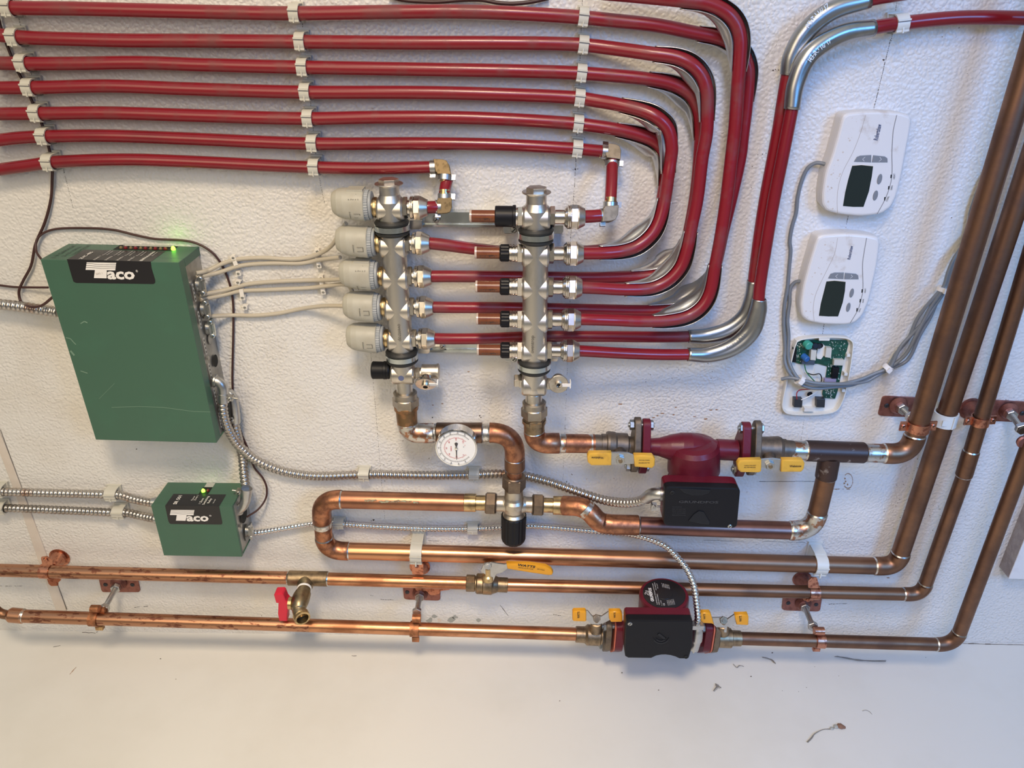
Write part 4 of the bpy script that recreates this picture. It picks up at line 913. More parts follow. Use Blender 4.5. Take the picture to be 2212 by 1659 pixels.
mb.add([f+OUT*.0012+X*a+Z*b for a, b in ((-.0004, -.0195), (.0004, -.0195), (.0010, 0), (.0008, .003), (.0026, .0085), (0, .0105), (-.0026, .0085), (-.0008, .003), (-.0010, 0))], [tuple(range(9))], 0, False)
mb.build('pointer', [mat('pointer_dark', (.05, .045, .05), .4)], TG)
mb = MB(); knob(mb, f+OUT*.0012, OUT, [(0, 2.6), (1, 2.4), (1.4, 1.2), (1.4, 0)], 20); mb.build('pointer_hub', [CHR], TG)

# ---------------------------------------------------------------- manifolds
def mm_profile(base, X_, prof): return [(t/1000, r/1000) for t, r in prof]
def manifold(name, label, xs, top, bot, d, outs, stampdir):
    """axis from top pixel to bottom pixel at depth d"""
    T = thing(name, label, 'manifold', P(*bot, d), 'stainless manifolds')
    A, B = P(*top, d), P(*bot, d); ax = (B-A).normalized(); L_ = (B-A).length
    def at(py): t = (py-top[1])/(bot[1]-top[1]); return P(top[0]+(bot[0]-top[0])*t, py, d)
    q = MB(); s = lambda py: (at(py)-A).length
    rb = .0170
    y0 = top[1]
    q.lathe(A, ax, [(.006, .0178), (.0075, .0180), (.0085, .0140), (.0095, .0132), (.020, .0132), (.024, .0150), (.029, rb), (s(bot[1]-22), rb), (s(bot[1]-14), rb*.93), (s(bot[1]-8), rb*.70), (s(bot[1]-7), .0122), (s(bot[1]+25), .0122)], 40)
    for (py, kind) in outs:     # crossing bores make the pressed X marks
        c = at(py)
        q.lathe(c-X*.0182, X, [(0, .0125), (.0012, .0150), (.0035, .0166), (.0329, .0166), (.0352, .0150), (.0364, .0125)], 40)
    o = q.build('manifold_bar', [STL], T)
    q = MB(); q.lathe(A, ax, [(0, .0125), (.0006, .0132), (.0055, .0132), (.006, .0132)], 6, 0, False, .3); q.lathe(A, ax, [(.0055, .0182), (.0062, .0188), (.0072, .0182)], 32); q.build('end_plug', [NIKP], T)
    return T, at
TL_, atL = manifold('heating_manifold', 'left stainless manifold with grey actuators on its valves', None, (839, 386), (873, 828), 50, [(452, 0), (531, 0), (601, 0), (668, 0), (735, 0), (806, 1)], 1)
TR_, atR = manifold('heating_manifold', 'right stainless manifold with sight-glass flow meters', None, (1159, 404), (1153, 856), 80, [(471, 0), (550, 0), (621, 0), (693, 0), (760, 0), (830, 1)], 1)
yl = [448, 525, 597, 663, 731]; yr = [468, 547, 620, 690, 757]
def hx(mb, c, prof, n=6, smooth_=False, rot=.52, mi=0): mb.lathe(c, X, [(t/1000, r/1000) for t, r in prof], n, mi, smooth_, rot)
for y in yl:
    c = atL(y)
    m = MB(); hx(m, c, [(17, 13), (17.6, 14.3), (22.6, 14.3), (23.2, 13)]); m.lathe(c, X, [(.022, .0100), (.027, .0100)], 24); o = m.build('lock_nut', [NIK], TL_)
    m = MB(); m.lathe(c, X, [(.026, .0142), (.0270, .0150), (.0280, .0150), (.0285, .0142), (.0290, .0150), (.0300, .0150), (.0305, .0140)], 32); hx(m, c, [(30.5, 14), (31.4, 15.6), (38.2, 15.6), (39, 14.5)], rot=.2); o = m.build('union_nut', [NIK], TL_)
    m = MB(); m.lathe(c, X, [(.0385, .0150), (.0395, .0152), (.0490, .0106), (.0495, .0098)], 36); m.build('clamping_cone', [NIKP], TL_)
    m = MB(); m.lathe(c, -X, [(.017, .0125), (.0185, .0135), (.0215, .0135), (.0225, .0120), (.025, .0120)], 28); m.build('valve_insert', [BRS], TL_)
for i, y in enumerate(yr):
    c = atR(y)
    m = MB(); hx(m, c, [(17.5, 12.6), (18.2, 13.9), (23.6, 13.9), (24.2, 12.6)]); m.build('lock_nut', [NIK], TR_)
    m = MB(); m.lathe(c, X, [(.023, .0094), (.036, .0094), (.037, .0120), (.0400, .0145), (.0405, .0155), (.0418, .0155), (.0423, .0145), (.0430, .0155), (.0443, .0155), (.0448, .0145)], 32); m.build('union_tail', [NIK], TR_)
    m = MB(); hx(m, c, [(44.5, 14), (45.4, 15.8), (53, 15.8), (53.8, 14.8)], rot=.1); m.build('union_nut', [NIK], TR_)
    m = MB(); m.lathe(c, X, [(.0535, .0152), (.0545, .0154), (.0625, .0112), (.0630, .0098)], 36); m.build('clamping_cone', [NIKP], TR_)
    # flow meter to the left
    F_ = thing('flow_meter', 'amber sight-glass flow meter, %s on the right manifold' % ['topmost, with a long black cap,', 'second from the top', 'middle one', 'fourth from the top', 'lowest'][i], 'flow meter', c-X*.05, 'flow meters on the right manifold')
    m = MB(); m.lathe(c, -X, [((17)/1000, .0130), (.018, .0130)], 24); m.lathe(c, -X, [(.0165, .0124), (.0172, .0134), (.0235, .0134), (.0242, .0124)], 6, 0, False, .3)
    if i: m.lathe(c, -X, [(.0240, .0118), (.0262, .0118), (.0266, .0106), (.0276, .0106), (.0280, .0116), (.0300, .0116), (.0304, .0106), (.0314, .0106), (.0318, .0114), (.0345, .0112)], 32)
    else: m.lathe(c, -X, [(.0240, .0118), (.0270, .0118)], 28)
    m.build('threaded_body', [NIK], F_)
    m = MB()
    if i:
        L0, L1, rr = .0345, .0475, .0114
        nn = 44; m.lathe(c, -X, [(.0335, .0092), (L0, .0092)], 28)
        base = c-X*L0
        for (t0, r0), (t1, r1) in zip([(0, rr*.86), (.001, rr), (.011, rr)], [(.001, rr), (.011, rr), (.013, rr*.84)]):
            ring = []
            for t, r in ((t0, r0), (t1, r1)):
                ring += [base-X*t+(OUT*math.cos(6.2832*k/nn)+Z*math.sin(6.2832*k/nn))*(r*(1 if k % 4 < 2 else .93)) for k in range(nn)]
            m.add(ring, [(k, (k+1) % nn, nn+(k+1) % nn, nn+k) for k in range(nn)], 0, False)
        m.lathe(base-X*.012, -X, [(0, .0098), (.001, .0096), (.001, 0)], 28)
    else:
        L1 = .0530; m.lathe(c, -X, [(.026, .0138), (.0265, .0145), (.0300, .0145), (.0306, .0134), (.052, .0134), (.053, .0124), (.053, .0085)], 36); m.lathe(c, -X, [(.0265, .0147), (.0285, .0147)], 36)
    m.build('black_cap', [BLK], F_)
    m = MB(); m.lathe(c, -X, [(L1-.001, .0078), (L1+.0310, .0078), (L1+.0322, .0072), (L1+.0322, 0)], 32); g = m.build('sight_glass', [VEL], F_)
    m = MB(); m.lathe(c, -X, [(L1+.0300, .0081), (L1+.0322, .0081), (L1+.0328, .0074)], 32); m.build('glass_rim', [CLR], g)
    m = MB()
    for k in range(8):
        xx = L1+.004+k*.0030
        if i == 0 and k > 5: continue
        m.add([c-X*(xx)+OUT*.0080*math.cos(a)-Z*.0080*math.sin(a)+X*e for a, e in ((.15, 0), (.15, .0006), (.55 if k % 2 else .75, .0006), (.55 if k % 2 else .75, 0))], [(0, 1, 2, 3)], 0, False)
    m.add([c-X*xx+OUT*.0079*math.cos(a)-Z*.0079*math.sin(a) for xx, a in ((L1+.003, .15), (L1+.027, .15), (L1+.027, .19), (L1+.003, .19))], [(0, 1, 2, 3)], 0, False)
    m.build('scale_marks', [PRB], g)
    text('GPM', c-X*(L1+.008)+OUT*.00795-Z*.0002, -X, -Z, PRB, g, height=.0022)
mat('stamp_shadow', (.30, .28, .25), .35, 1)
# stamped wording
for T, at, yy, dr, dd in ((TL_, atL, 740, -1, 50), (TR_, atR, 752, 1, 80)):
    c = at(yy); axd = (at(600)-at(700)).normalized()
    if dr > 0: text('oventrop', c+OUT*.0171-X*.001, axd, Vector((-axd.z, 0, axd.x)), mat('stamp_shadow', (.30, .28, .25), .35, 1), T, width=.026, height=.0055, shear=0)
    else: text('oventrop', at(690)+OUT*.0171+X*.000, -axd, Vector((axd.z, 0, -axd.x)), MATS['stamp_shadow'], T, width=.026, height=.0055)
mb = MB(); knob(mb, atL(806)+OUT*.0166-X*.001, OUT, [(0, 4.2), (.5, 4.2), (.5, 0)], 20); mb.build('round_sticker', [mat('sticker_blue', (.10, .12, .22), .4)], TL_)
# clamps with rubber round the bars
def bar_clamp(T, at, y, lab):
    c = at(y); ax = (at(y+10)-at(y)).normalized()
    m = MB(); m.lathe(c-ax*.0105, ax, [(0, .0170), (.001, .0210), (.0035, .0232), (.0060, .0225), (.0065, .0210)], 40); m.lathe(c+ax*.0040, ax, [(0, .0210), (.0010, .0228), (.0035, .0230), (.0060, .0208), (.0065, .0170)], 40); m.build('rubber_lining', [RUB], T)
    m = MB(); m.lathe(c-ax*.0042, ax, [(0, .0220), (.0006, .0236), (.0076, .0236), (.0082, .0220)], 40); return m.build('clamp_band', [ZNC], T)
bar_clamp(TL_, atL, 490, 'upper'); bar_clamp(TL_, atL, 768, 'lower'); bar_clamp(TR_, atR, 507, 'upper'); bar_clamp(TR_, atR, 787, 'lower')
# bottom unions
for T, (x, y), d in ((TL_, (876, 864), 50), (TR_, (1154, 885), 80)):
    a, b = (x-1 if T is TL_ else x, y-18, d), (x+1 if T is TL_ else x, y+16, d)
    m = MB(); lpx(m, a, b, [(0, 22), (2, 25.5), (12, 25.5), (14, 27)], 36)
    lpx(m, a, b, [(11, 24), (13, 28.5), (31, 28.5), (34, 25.5)], 6, 0, False, .5); m.build('union_nut', [mat('nickel_dull', (.42, .37, .31), .38, 1, (.32, .28, .23), 50, .45, .65)], T)
# drain valves, plug and cap
c = atL(799)
m = MB(); m.lathe(c-Z*.001, -X, [(.019, .0122), (.021, .0130), (.0235, .0128), (.024, .0134), (.0280, .0136), (.0285, .0128), (.044, .0132), (.0455, .0120), (.0455, 0)], 30); m.build('black_end_cap', [BLK], TL_)
def drain(T, c, left_d, xo, disc_px, d, handle):
    m = MB(); hx(m, c, [(18, 8), (18.5, 9.4), (24.5, 9.4), (25, 8)]); m.lathe(c, X, [(.0245, .0072), (.028, .0072)], 20)
    if handle == 'left':
        m.lathe(c+Z*.003, X, [(.0270, .0092), (.0275, .0108), (.0490, .0108), (.0492, .0118), (.0520, .0120), (.0535, .0085), (.0535, 0)], 30)
        o = m.build('drain_valve', [NIKP], T)
        e = P(*disc_px, d+22); dirv = (OUT*.85-Z*.5).normalized()
        q = MB(); q.lathe(c+X*.034, dirv, [(0, .0090), (.012, .0100), (.016, .0150), (.0185, .0155), (.0195, .0145), (.0195, .006)], 32); q.lathe(c+X*.034+dirv*.0190, dirv, [(0, .0062), (.005, .0058), (.005, .0036), (.001, .0036)], 20); q.build('hose_nozzle', [NIK], o)
        q = MB(); q.lathe(c+X*.034+dirv*.0201, dirv, [(0, .0036), (.0004, .0036), (.0004, 0)], 16); q.build('nozzle_bore', [DRK], o)
        q = MB(); s0 = c+X*.034+dirv*.0205; q.box(s0+X*.011+Z*.001, X*.007, dirv*.0006, dirv.cross(X)*.0028); q.box(s0+X*.0175-dirv*.004, X*.0007, dirv*.005, dirv.cross(X)*.0028); q.build('key_tab', [PTF], o)
    else:
        o = m.build('drain_valve', [NIKP], T)
        q = MB(); q.lathe(c+X*.0345+Z*.006-OUT*.004, OUT, [(0, .009), (.010, .010), (.014, .0138), (.0165, .0140), (.0175, .0132), (.0175, .0055)], 36); q.lathe(c+X*.0345+Z*.006+OUT*.0133, OUT, [(0, .0052), (.004, .0050), (.004, .0034), (.001, .0034)], 20); q.build('hose_nozzle', [NIKP], o)
        q = MB(); q.lathe(c+X*.0345+Z*.006+OUT*.0142, OUT, [(0, .0035), (.0004, .0035), (.0004, 0)], 4); q.build('nozzle_bore', [DRK], o)
        q = MB(); s0 = c+X*.0345+Z*.006+OUT*.0150; q.box(s0+X*.0095, X*.0070, OUT*.0006, Z*.0024); q.box(s0+X*.0165-OUT*.004, X*.0008, OUT*.0048, Z*.0048); q.build('key_tab', [STP], o)
drain(TL_, atL(806), 0, 0, (921, 822), 50, 'left'); drain(TR_, atR(829), 0, 0, (1207, 821), 80, 'right')
c = atR(823); m = MB(); m.lathe(c, -X, [(.0165, .0112), (.0175, .0118), (.0205, .0118), (.021, .0100), (.0275, .0100), (.0285, .0085), (.0285, 0)], 6, 0, False, .5); m.build('end_plug', [NIK], TR_)
# mounting rails
def rail(label, px, d, screws, lugs):
    T = thing('mounting_rail', label, 'bracket', P(*px[0], 1), 'manifold mounting rails')
    x0, y0 = px[0]; x1, y1 = px[1]; hgt = px[2]
    m = MB(); m.prism([(x0, y0-hgt), (x1, y1-hgt), (x1, y1-hgt+5), (x0, y0-hgt+5)], d, .5, d); m.prism([(x0, y0-hgt+5), (x1, y1-hgt+5), (x1, y1+hgt-5), (x0, y0+hgt-5)], d-4, .5, d-4); m.prism([(x0, y0+hgt-5), (x1, y1+hgt-5), (x1, y1+hgt), (x0, y0+hgt)], d, .5, d)
    m.build('rail_strip', [ZNC], T)
    for sx, sy, sd in screws:
        q = MB(); c = P(sx, sy, sd); knob(q, c, OUT, [(0, 5.2), (.3, 5.2)], 20); screw(q, c, OUT, 4.0, 0, 1); q.build('screw', [SCR, DRK], T)
    for lx, ly, ld, wpx, hpx, db in lugs:
        q = MB(); q.prism([(lx-wpx, ly-hpx), (lx+wpx, ly-hpx), (lx+wpx, ly+hpx*.5), (lx+wpx-3, ly+hpx), (lx-wpx+3, ly+hpx), (lx-wpx, ly+hpx*.5)], ld, db, ld, 0, .6); q.build('lug', [GAL], T)
rail('bright zinc mounting rail behind the upper ends of both manifolds', ((905, 474), (1200, 476), 16), 16, [(942, 475, 16.5), (1110, 497, 62)], [(898, 486, 24, 14, 10, 10), (1102, 496, 61, 15, 9, 15), (1203, 496, 61, 14, 9, 15)])
rail('bright zinc mounting rail behind the lower ends of both manifolds', ((925, 752), (1190, 754), 9), 14, [(956, 749, 14), (1110, 776, 62)], [(915, 756, 24, 14, 8, 10), (1103, 774, 61, 13, 7, 13), (1194, 773, 61, 12, 8, 13)])
# actuators
for i, y in enumerate(yl):
    names = ['topmost grey-beige actuator, tilted to show its top label', 'second grey-beige actuator from the top', 'third grey-beige actuator, middle of the column', 'fourth grey-beige actuator, with a clear blank left end', 'lowest grey-beige actuator, above the black end cap']
    yo = [-5, -2, -3, 1, 0][i]
    c = atL(y+yo)
    A_ = thing('valve_actuator', names[i], 'actuator', c-X*.05, 'actuators on the left manifold')
    m = MB(); m.lathe(c, -X, [(.0235, .0165), (.0240, .0180), (.0270, .0185), (.0275, .0172)], 44)
    nn = 72; base = c-X*.0275
    ring = []
    for t, r in ((0, .0196), (.0065, .0200)): ring += [base-X*t+(OUT*math.cos(6.2832*k/nn)+Z*math.sin(6.2832*k/nn))*(r*(1 if k % 2 else .965)) for k in range(nn)]
    m.add(ring, [(k, (k+1) % nn, nn+(k+1) % nn, nn+k) for k in range(nn)]+[tuple(range(nn))[::-1], tuple(range(nn, 2*nn))], 0, False)
    m.build('ribbed_ring', [ACG], A_)
    N_ = 40; R0 = [(.0325, .0205), (.0335, .0215), (.045, .0214), (.060, .0204), (.068, .0188), (.0735, .0155), (.0755, .0135), (.0765, .0095), (.0768, 0)]
    def sq(a):  # slightly squared section
        return 1+.035*math.cos(4*a)*-1
    m = MB(); rings = []
    for t, r in R0[:-1]:
        tilt = .0035*((t-.0325)/.044)**1.3
        rings.append([c-X*t+Z*tilt+(OUT*math.cos(6.2832*k/N_)+Z*math.sin(6.2832*k/N_))*(r*sq(6.2832*k/N_)) for k in range(N_)])
    for a, b in zip(rings, rings[1:]): m.add(a+b, [(k, (k+1) % N_, N_+(k+1) % N_, N_+k) for k in range(N_)], 0, True)
    m.add(rings[0], [tuple(range(N_))], 0, False); m.add(rings[-1], [tuple(range(N_))], 0, False)
    if i in (0, 2): # tilted ones show a raised top plate
        m.box(c-X*.044+Z*.0205, X*.0105, OUT*.011, Z*.0016)
    body = m.build('housing', [ACT], A_)
    q = MB(); rr = .0212
    def onb(xo, a, lift=.0006): return c-X*xo+(OUT*math.cos(a)-Z*math.sin(a))*(rr+lift)
    th = math.radians([28, 12, 42, 2, 10][i])
    for (x0, x1, a0, a1) in ((.0375, .0455, -.16, -.13), (.0375, .0455, .13, .16), (.0370, .0378, -.16, .16)):
        q.add([onb(x0, th+a0), onb(x1, th+a0), onb(x1, th+a1), onb(x0, th+a1)], [(0, 1, 2, 3)], 0, False)
    q.build('indicator_window', [mat('window_line', (.13, .12, .10), .6)], body)
    uo = (Z*math.cos(th)+OUT*math.sin(th)).normalized()
    text('oventrop', onb(.0495, th+.20, .0007), uo, -X, PRB, body, height=.0022)
    if i in (0, 2):
        for k, w2 in enumerate(('1012455', 'NC 230V', 'CE', '50 Hz', 'IP 43')):
            th2 = math.radians(-38); u3 = (Z*math.cos(th2)+OUT*math.sin(th2)).normalized()
            text(w2, onb(.0378+.0030*k, th2+.16, .0009), u3, -X, PRB, body, height=.0016 if w2 != 'CE' else .0026)
# elbows and clamps on the short red tubes
def brass_elbow(cpx, d, a, b, label, m_, r=.0092):
    C0 = P(*cpx, d); T = thing('tube_elbow', label, 'elbow fitting', C0, 'square tube elbows')
    q = MB(); A, B = P(*a), P(*b); u = (A-C0).normalized(); v = (B-C0).normalized(); L_ = .0105
    n_ = u.cross(v).normalized()
    pts = [C0-u*r-v*r*.2, C0-u*r*.7-v*r*.85, C0-u*r*.1-v*r*1.0, C0+u*L_-v*r, C0+u*L_+v*r*.9, C0+u*r+v*r*.9, C0+u*r*.95+v*L_, C0-u*r+v*L_]
    k = len(pts); q.add([p+n_*s*r*.95 for s in (-1, 1) for p in pts], [(i, (i+1) % k, k+(i+1) % k, k+i) for i in range(k)]+[tuple(range(k))[::-1], tuple(range(k, 2*k))], 0, False)
    o = q.build('elbow_body', [m_], T); md = o.modifiers.new('b', 'BEVEL'); md.width = .0014; md.segments = 2
    q = MB()
    for w_, E_ in ((u, A), (v, B)): q.lathe(C0+w_*(L_-.0005), w_, [(0, .0070), (.006, .0070), (.006, .0080), (.0075, .0080), (.0075, .0070), (.012, .0070)], 20)
    q.build('barb', [BRS], T); return T
BRE = mat('elbow_brass_stained', (.24, .17, .085), .6, .8, (.15, .105, .05), 120, .48, .60)
BRG = mat('elbow_bronze_grey', (.24, .20, .15), .48, .9, (.18, .15, .11), 100, .45, .6)
brass_elbow((957, 362), 20, (935, 361, 20), (963, 395, 28), 'stained brass elbow at the end of the lowest red row', BRE)
brass_elbow((961, 446), 44, (935, 447, 46), (960, 410, 38), 'stained brass elbow beside the top left manifold outlet', BRE)
brass_elbow((1324, 331), 20, (1300, 328, 20), (1322, 360, 30), 'grey bronze elbow at the end of the sixth red row', BRG)
brass_elbow((1317, 464), 74, (1290, 466, 76), (1320, 430, 66), 'grey bronze elbow beside the top right manifold outlet', BRG)
def hose_clamp(a, b, lab, ear, ym=0):
    A, B = P(*a), P(*b); T = thing('hose_clamp', lab, 'hose clamp', A, 'steel ear clamps'); u = (B-A).normalized()
    q = MB(); q.lathe(A, u, [(0, .0088), (.0003, .0093), (.0072, .0093), (.0075, .0088)], 28); q.build('clamp_band', [GAL], T)
    q = MB(); q.lathe(A+u*.0037, u, [(-.0015, .00945), (.0015, .00945)], 28) if False else None
    e = Vector(ear).normalized(); w_ = u.cross(e).normalized(); q.box(A+u*.0037+e*.0112, u*.0036, e*.0026, w_*.0006); q.box(A+u*.0037+e*.0135, u*.0036, e*.0006, w_*.0032); q.box(A+u*.0037+e*.0112+w_*.003, u*.0036, e*.0022, w_*.0006); q.build('clamp_ear', [SCR], T)
hose_clamp((929, 361.5, 20), (941, 361, 20), 'steel ear clamp on the lowest red row before its elbow', (0, -.5, -1))
hose_clamp((962, 378, 25), (961, 390, 28), 'steel ear clamp at the top of the short left upright', (1, 0, 0))
hose_clamp((960.5, 420, 38), (960, 430, 41), 'steel ear clamp at the bottom of the short left upright', (1, 0, 0))
hose_clamp((940, 447.3, 46), (951, 447, 45), 'steel ear clamp on the short left stub', (0, -.5, -1))
hose_clamp((1300, 327, 20), (1311, 328, 20), 'steel ear clamp on the sixth red row before its elbow', (0, -.6, 1))
hose_clamp((1323, 348, 27), (1322, 360, 30), 'steel ear clamp at the top of the short right upright', (1, 0, 0))
hose_clamp((1318.5, 436, 67), (1318, 448, 69), 'steel ear clamp at the bottom of the short right upright', (1, 0, 0))
hose_clamp((1296, 466, 75), (1306, 465.5, 74), 'steel ear clamp on the short right stub', (0, -.5, -1))
# ---------------------------------------------------------------- mixing valve
TX = thing('mixing_valve', 'nickel three-way mixing valve with ribbed black knob', 'valve', P(1110, 1090, 50), None)
NB = mat('valve_body_nickel', (.58, .52, .43), .38, 1, (.46, .36, .26), 60, .5, .65, bump=.15, bscale=200)
NUTB = mat('union_nut_bronze', (.24, .18, .13), .42, .9, (.17, .13, .10), 60, .42, .62)
m = MB(); lpx(m, (1110, 1046, 50), (1110, 1122, 50), [(0, 17), (2, 20), (24, 20), (29, 22), (34, 26), (44, 26.5), (54, 24), (60, 20), (64, 24), (68, 24.5), (76, 22)], 32); lpx(m, (1072, 1087.5, 50), (1150, 1090.5, 50), [(0, 17), (14, 17), (20, 19), (26, 21), (52, 21), (58, 19), (64, 17), (78, 17)], 32)
m.build('valve_body', [NB], TX)
def nut_px(T, a, b, r, m_, name='union_nut', rot=.5):
    m = MB(); L_ = math.hypot(a[0]-b[0], a[1]-b[1]); lpx(m, a, b, [(0, r*.84), (1.5, r*.9), (2.5, r)], 28); lpx(m, a, b, [(2.2, r*.93), (4, r*1.04), (L_-3, r*1.04), (L_, r*.92)], 6, 0, False, rot); return m.build(name, [m_], T)
nut_px(TX, (1111, 1027, 50), (1110, 1056, 50), 24.5, NUTB)
nut_px(TX, (1073, 1087.5, 50), (1048, 1086.5, 50), 24, NUTB); nut_px(TX, (1149, 1090, 50), (1174, 1091, 50), 24, NUTB)
m = MB(); lpx(m, (1049, 1086.5, 50), (1003, 1085.7, 49), [(0, 16.5), (20, 16.5), (21, 19.5), (45, 19.8), (46, 18.8)], 28); m.build('brass_tail', [BRS], TX)
m = MB(); lpx(m, (1173, 1091, 50), (1218, 1092.3, 51), [(0, 16), (21, 16), (22, 20), (44, 20.5), (45, 19.5)], 28); m.build('brass_tail', [BRS], TX)
A, B = P(1110, 1112, 50), P(1109, 1168, 50); ax = (B-A).normalized(); L_ = (B-A).length; nn = 96; rr = 27.5*M(1110, 1140, 50)
m = MB(); rings = []
for t, k in ((0, .95), (.03, 1), (.86, .97), (.95, .90), (1, .80)):
    rings.append([A+ax*(L_*t)+(OUT*math.cos(6.2832*j/nn)+X*math.sin(6.2832*j/nn))*(rr*k*(.955 if j % 8 == 0 else 1 if j % 8 in (2, 3, 4, 5, 6) else .985)) for j in range(nn)])
for a, b in zip(rings, rings[1:]): m.add(a+b, [(k, (k+1) % nn, nn+(k+1) % nn, nn+k) for k in range(nn)], 0, False)
m.add(rings[0], [tuple(range(nn))], 0, False); m.add(rings[-1], [tuple(range(nn))], 0, False); m.build('black_knob', [BLK], TX)
text('MIX', P(1102, 1074, 50)+OUT*.0168, X, Z, mat('cast_letter', (.36, .31, .25), .5, 1), TX, height=.004); text('H', P(1078, 1101, 50)+OUT*.0145, X, Z, MATS['cast_letter'], TX, height=.004); text('C', P(1132, 1103, 50)+OUT*.0145, X, Z, MATS['cast_letter'], TX, height=.004)
# ---------------------------------------------------------------- ball valve and drain tap on the second line
TBV = thing('ball_valve', 'brass ball valve with long orange lever on the second-lowest pipe', 'valve', P(1050, 1262, dM), None)
m = MB(); lpx(m, (1008, 1259.5, dM), (1097, 1264, dM), [(0, 14), (1, 16), (20, 16), (20, 19), (23, 22), (34, 22), (35, 21), (36, 22.5), (54, 22.5), (58, 20), (66, 17), (68, 16), (88, 16), (89, 14.5)], 32); m.build('valve_body', [BRD], TBV)
m = MB(); lpx(m, (1007, 1259.4, dM), (1027, 1260, dM), [(0, 16.5), (1, 18), (18, 18), (20, 16)], 8, 0, False); m.build('hex_end', [BRD], TBV)
m = MB(); lpx(m, (1055, 1250, 56), (1054, 1226, 58), [(0, 14), (8, 13), (10, 9), (24, 8)], 24); m.build('stem', [BRS], TBV)
m = MB(); m.prism([(1039, 1231), (1046, 1217), (1062, 1215), (1090, 1219), (1098, 1217), (1102, 1224), (1086, 1236), (1072, 1240), (1066, 1254), (1056, 1252), (1048, 1240), (1040, 1236)], 62, 60, 62.5, 0, .4); m.build('lever_plate', [GAL], TBV)
m = MB(); hexnut(m, P(1054, 1222, 63), (OUT+Z*.6), 5, 6.5, 0, .3); knob(m, P(1054, 1222, 63), OUT+Z*.6, [(0, 3), (7.5, 2.8), (7.5, 0)], 12); m.build('lever_nut', [SCR], TBV)
m = MB(); m.prism([(1094, 1217), (1145, 1218), (1178, 1223), (1190, 1229), (1195, 1236), (1193, 1241), (1185, 1242), (1150, 1237), (1096, 1228)], 66, 60, 68, 0, 2.6, True); g = m.build('lever_grip', [YEO], TBV)
wtext('WATTS', (1118, 1222), (1156, 1227), 68.6, PRB, g, 6, bold=.03, shear=.15); wtext('REGULATOR', (1120, 1227), (1152, 1231), 68.6, PRB, g, 3); wtext('600 WOG', (1160, 1230), (1176, 1233), 68.6, PRB, g, 3)
TD = thing('drain_tap', 'angled brass drain tap with red butterfly handle', 'tap', P(650, 1300, 70), None)
m = MB(); path = PP([(662, 1254, 40), (658, 1268, 56), (656, 1278, 66), (650, 1293, 80), (646, 1306, 92), (646, 1318, 100), (650, 1330, 108)])
W = smooth(path, 6); rad = []
for i in range(len(W)):
    t = i/(len(W)-1); rad.append(.0135 if t < .14 else .0110 if t < .34 else .0128+.002*math.sin(min(1, (t-.34)/.4)*math.pi) if t < .78 else .0112)
m.sweep(W, rad, 28); m.build('tap_body', [mat('brass_old', (.40, .32, .19), .38, 1, (.24, .19, .13), 70, .42, .62, bump=.3, bscale=160)], TD)
e = P(651, 1331, 108); dirv = (P(655, 1337, 116)-P(648, 1322, 101)).normalized()
m = MB(); m.lathe(e-dirv*.006, dirv, [(0, .0118), (.002, .0132), (.004, .0122), (.006, .0132), (.008, .0122), (.010, .0132), (.0125, .0130), (.0125, .0100), (.002, .0090)], 32, closed=False); m.build('threaded_spout', [BRS], TD)
m = MB(); m.lathe(e-dirv*.003, dirv, [(0, .0092), (.0005, .0092), (.0005, 0)], 24); m.build('spout_bore', [DRK], TD)
m = MB(); m.lathe(W[7], (W[8]-W[6]), [(0, .0116), (.001, .0122), (.0030, .0122), (.004, .0114)], 28); m.build('sealing_tape', [PTF], TD)
m = MB(); m.lathe(P(640, 1303, 90), -X, [(0, .0080), (.006, .0080), (.0065, .0102), (.012, .0105), (.0128, .0075), (.016, .0070)], 26); m.build('stem', [BRS], TD)
m = MB(); m.prism([(593.5, 1281), (596, 1277.5), (611, 1277), (614, 1279), (619, 1292), (625, 1299), (624, 1309), (622, 1330), (622, 1337), (605, 1337), (602, 1322), (603, 1300), (604, 1298.5), (598, 1297.5)], 92, 82, 98, 0, 2.0, False); m.build('butterfly_handle', [REH], TD)
# ---------------------------------------------------------------- flanged pumps
def flange_outline(tilt, hl, r1, r2, n=14):
    pts = []
    al = math.acos((r1-r2)/hl)
    for c_, r, a0, a1 in ((0, r1, math.pi/2+ (math.pi/2-al)*1, 0, ),): pass
    for sgn in (1, -1):
        for k in range(n+1):     # lobe cap
            a = math.pi/2-al+0 + (2*al)*k/n if False else (math.pi/2-al)+(2*al)*k/n
            a = math.pi/2-(al)+(2*al)*k/n
            pts.append((sgn*r2*math.cos(a), sgn*(hl+r2*math.sin(a))))
        for k in range(1, n):    # flank of the centre disc
            a = math.pi/2+al+(math.pi-2*al)*k/n
            pts.append((sgn*r1*math.cos(a), sgn*r1*math.sin(a)))
    ct, st_ = math.cos(tilt), math.sin(tilt)
    return [(y*ct-z*st_, y*st_+z*ct) for y, z in pts]
def flange(T, c, t, m_, tilt, hl=.036, r1=.024, r2=.0105, name='flange', bev=.0014):
    o = flange_outline(tilt, hl, r1, r2); n = len(o); q = MB()
    q.add([c+X*s+Vector((0, -y, z)) for s in (-t/2, t/2) for y, z in o], [(k, (k+1) % n, n+(k+1) % n, n+k) for k in range(n)]+[tuple(range(n))[::-1], tuple(range(n, 2*n))], 0, False)
    ob = q.build(name, [m_], T); md = ob.modifiers.new('b', 'BEVEL'); md.width = bev; md.segments = 2; md.limit_method = 'ANGLE'; md.angle_limit = math.radians(40); return ob
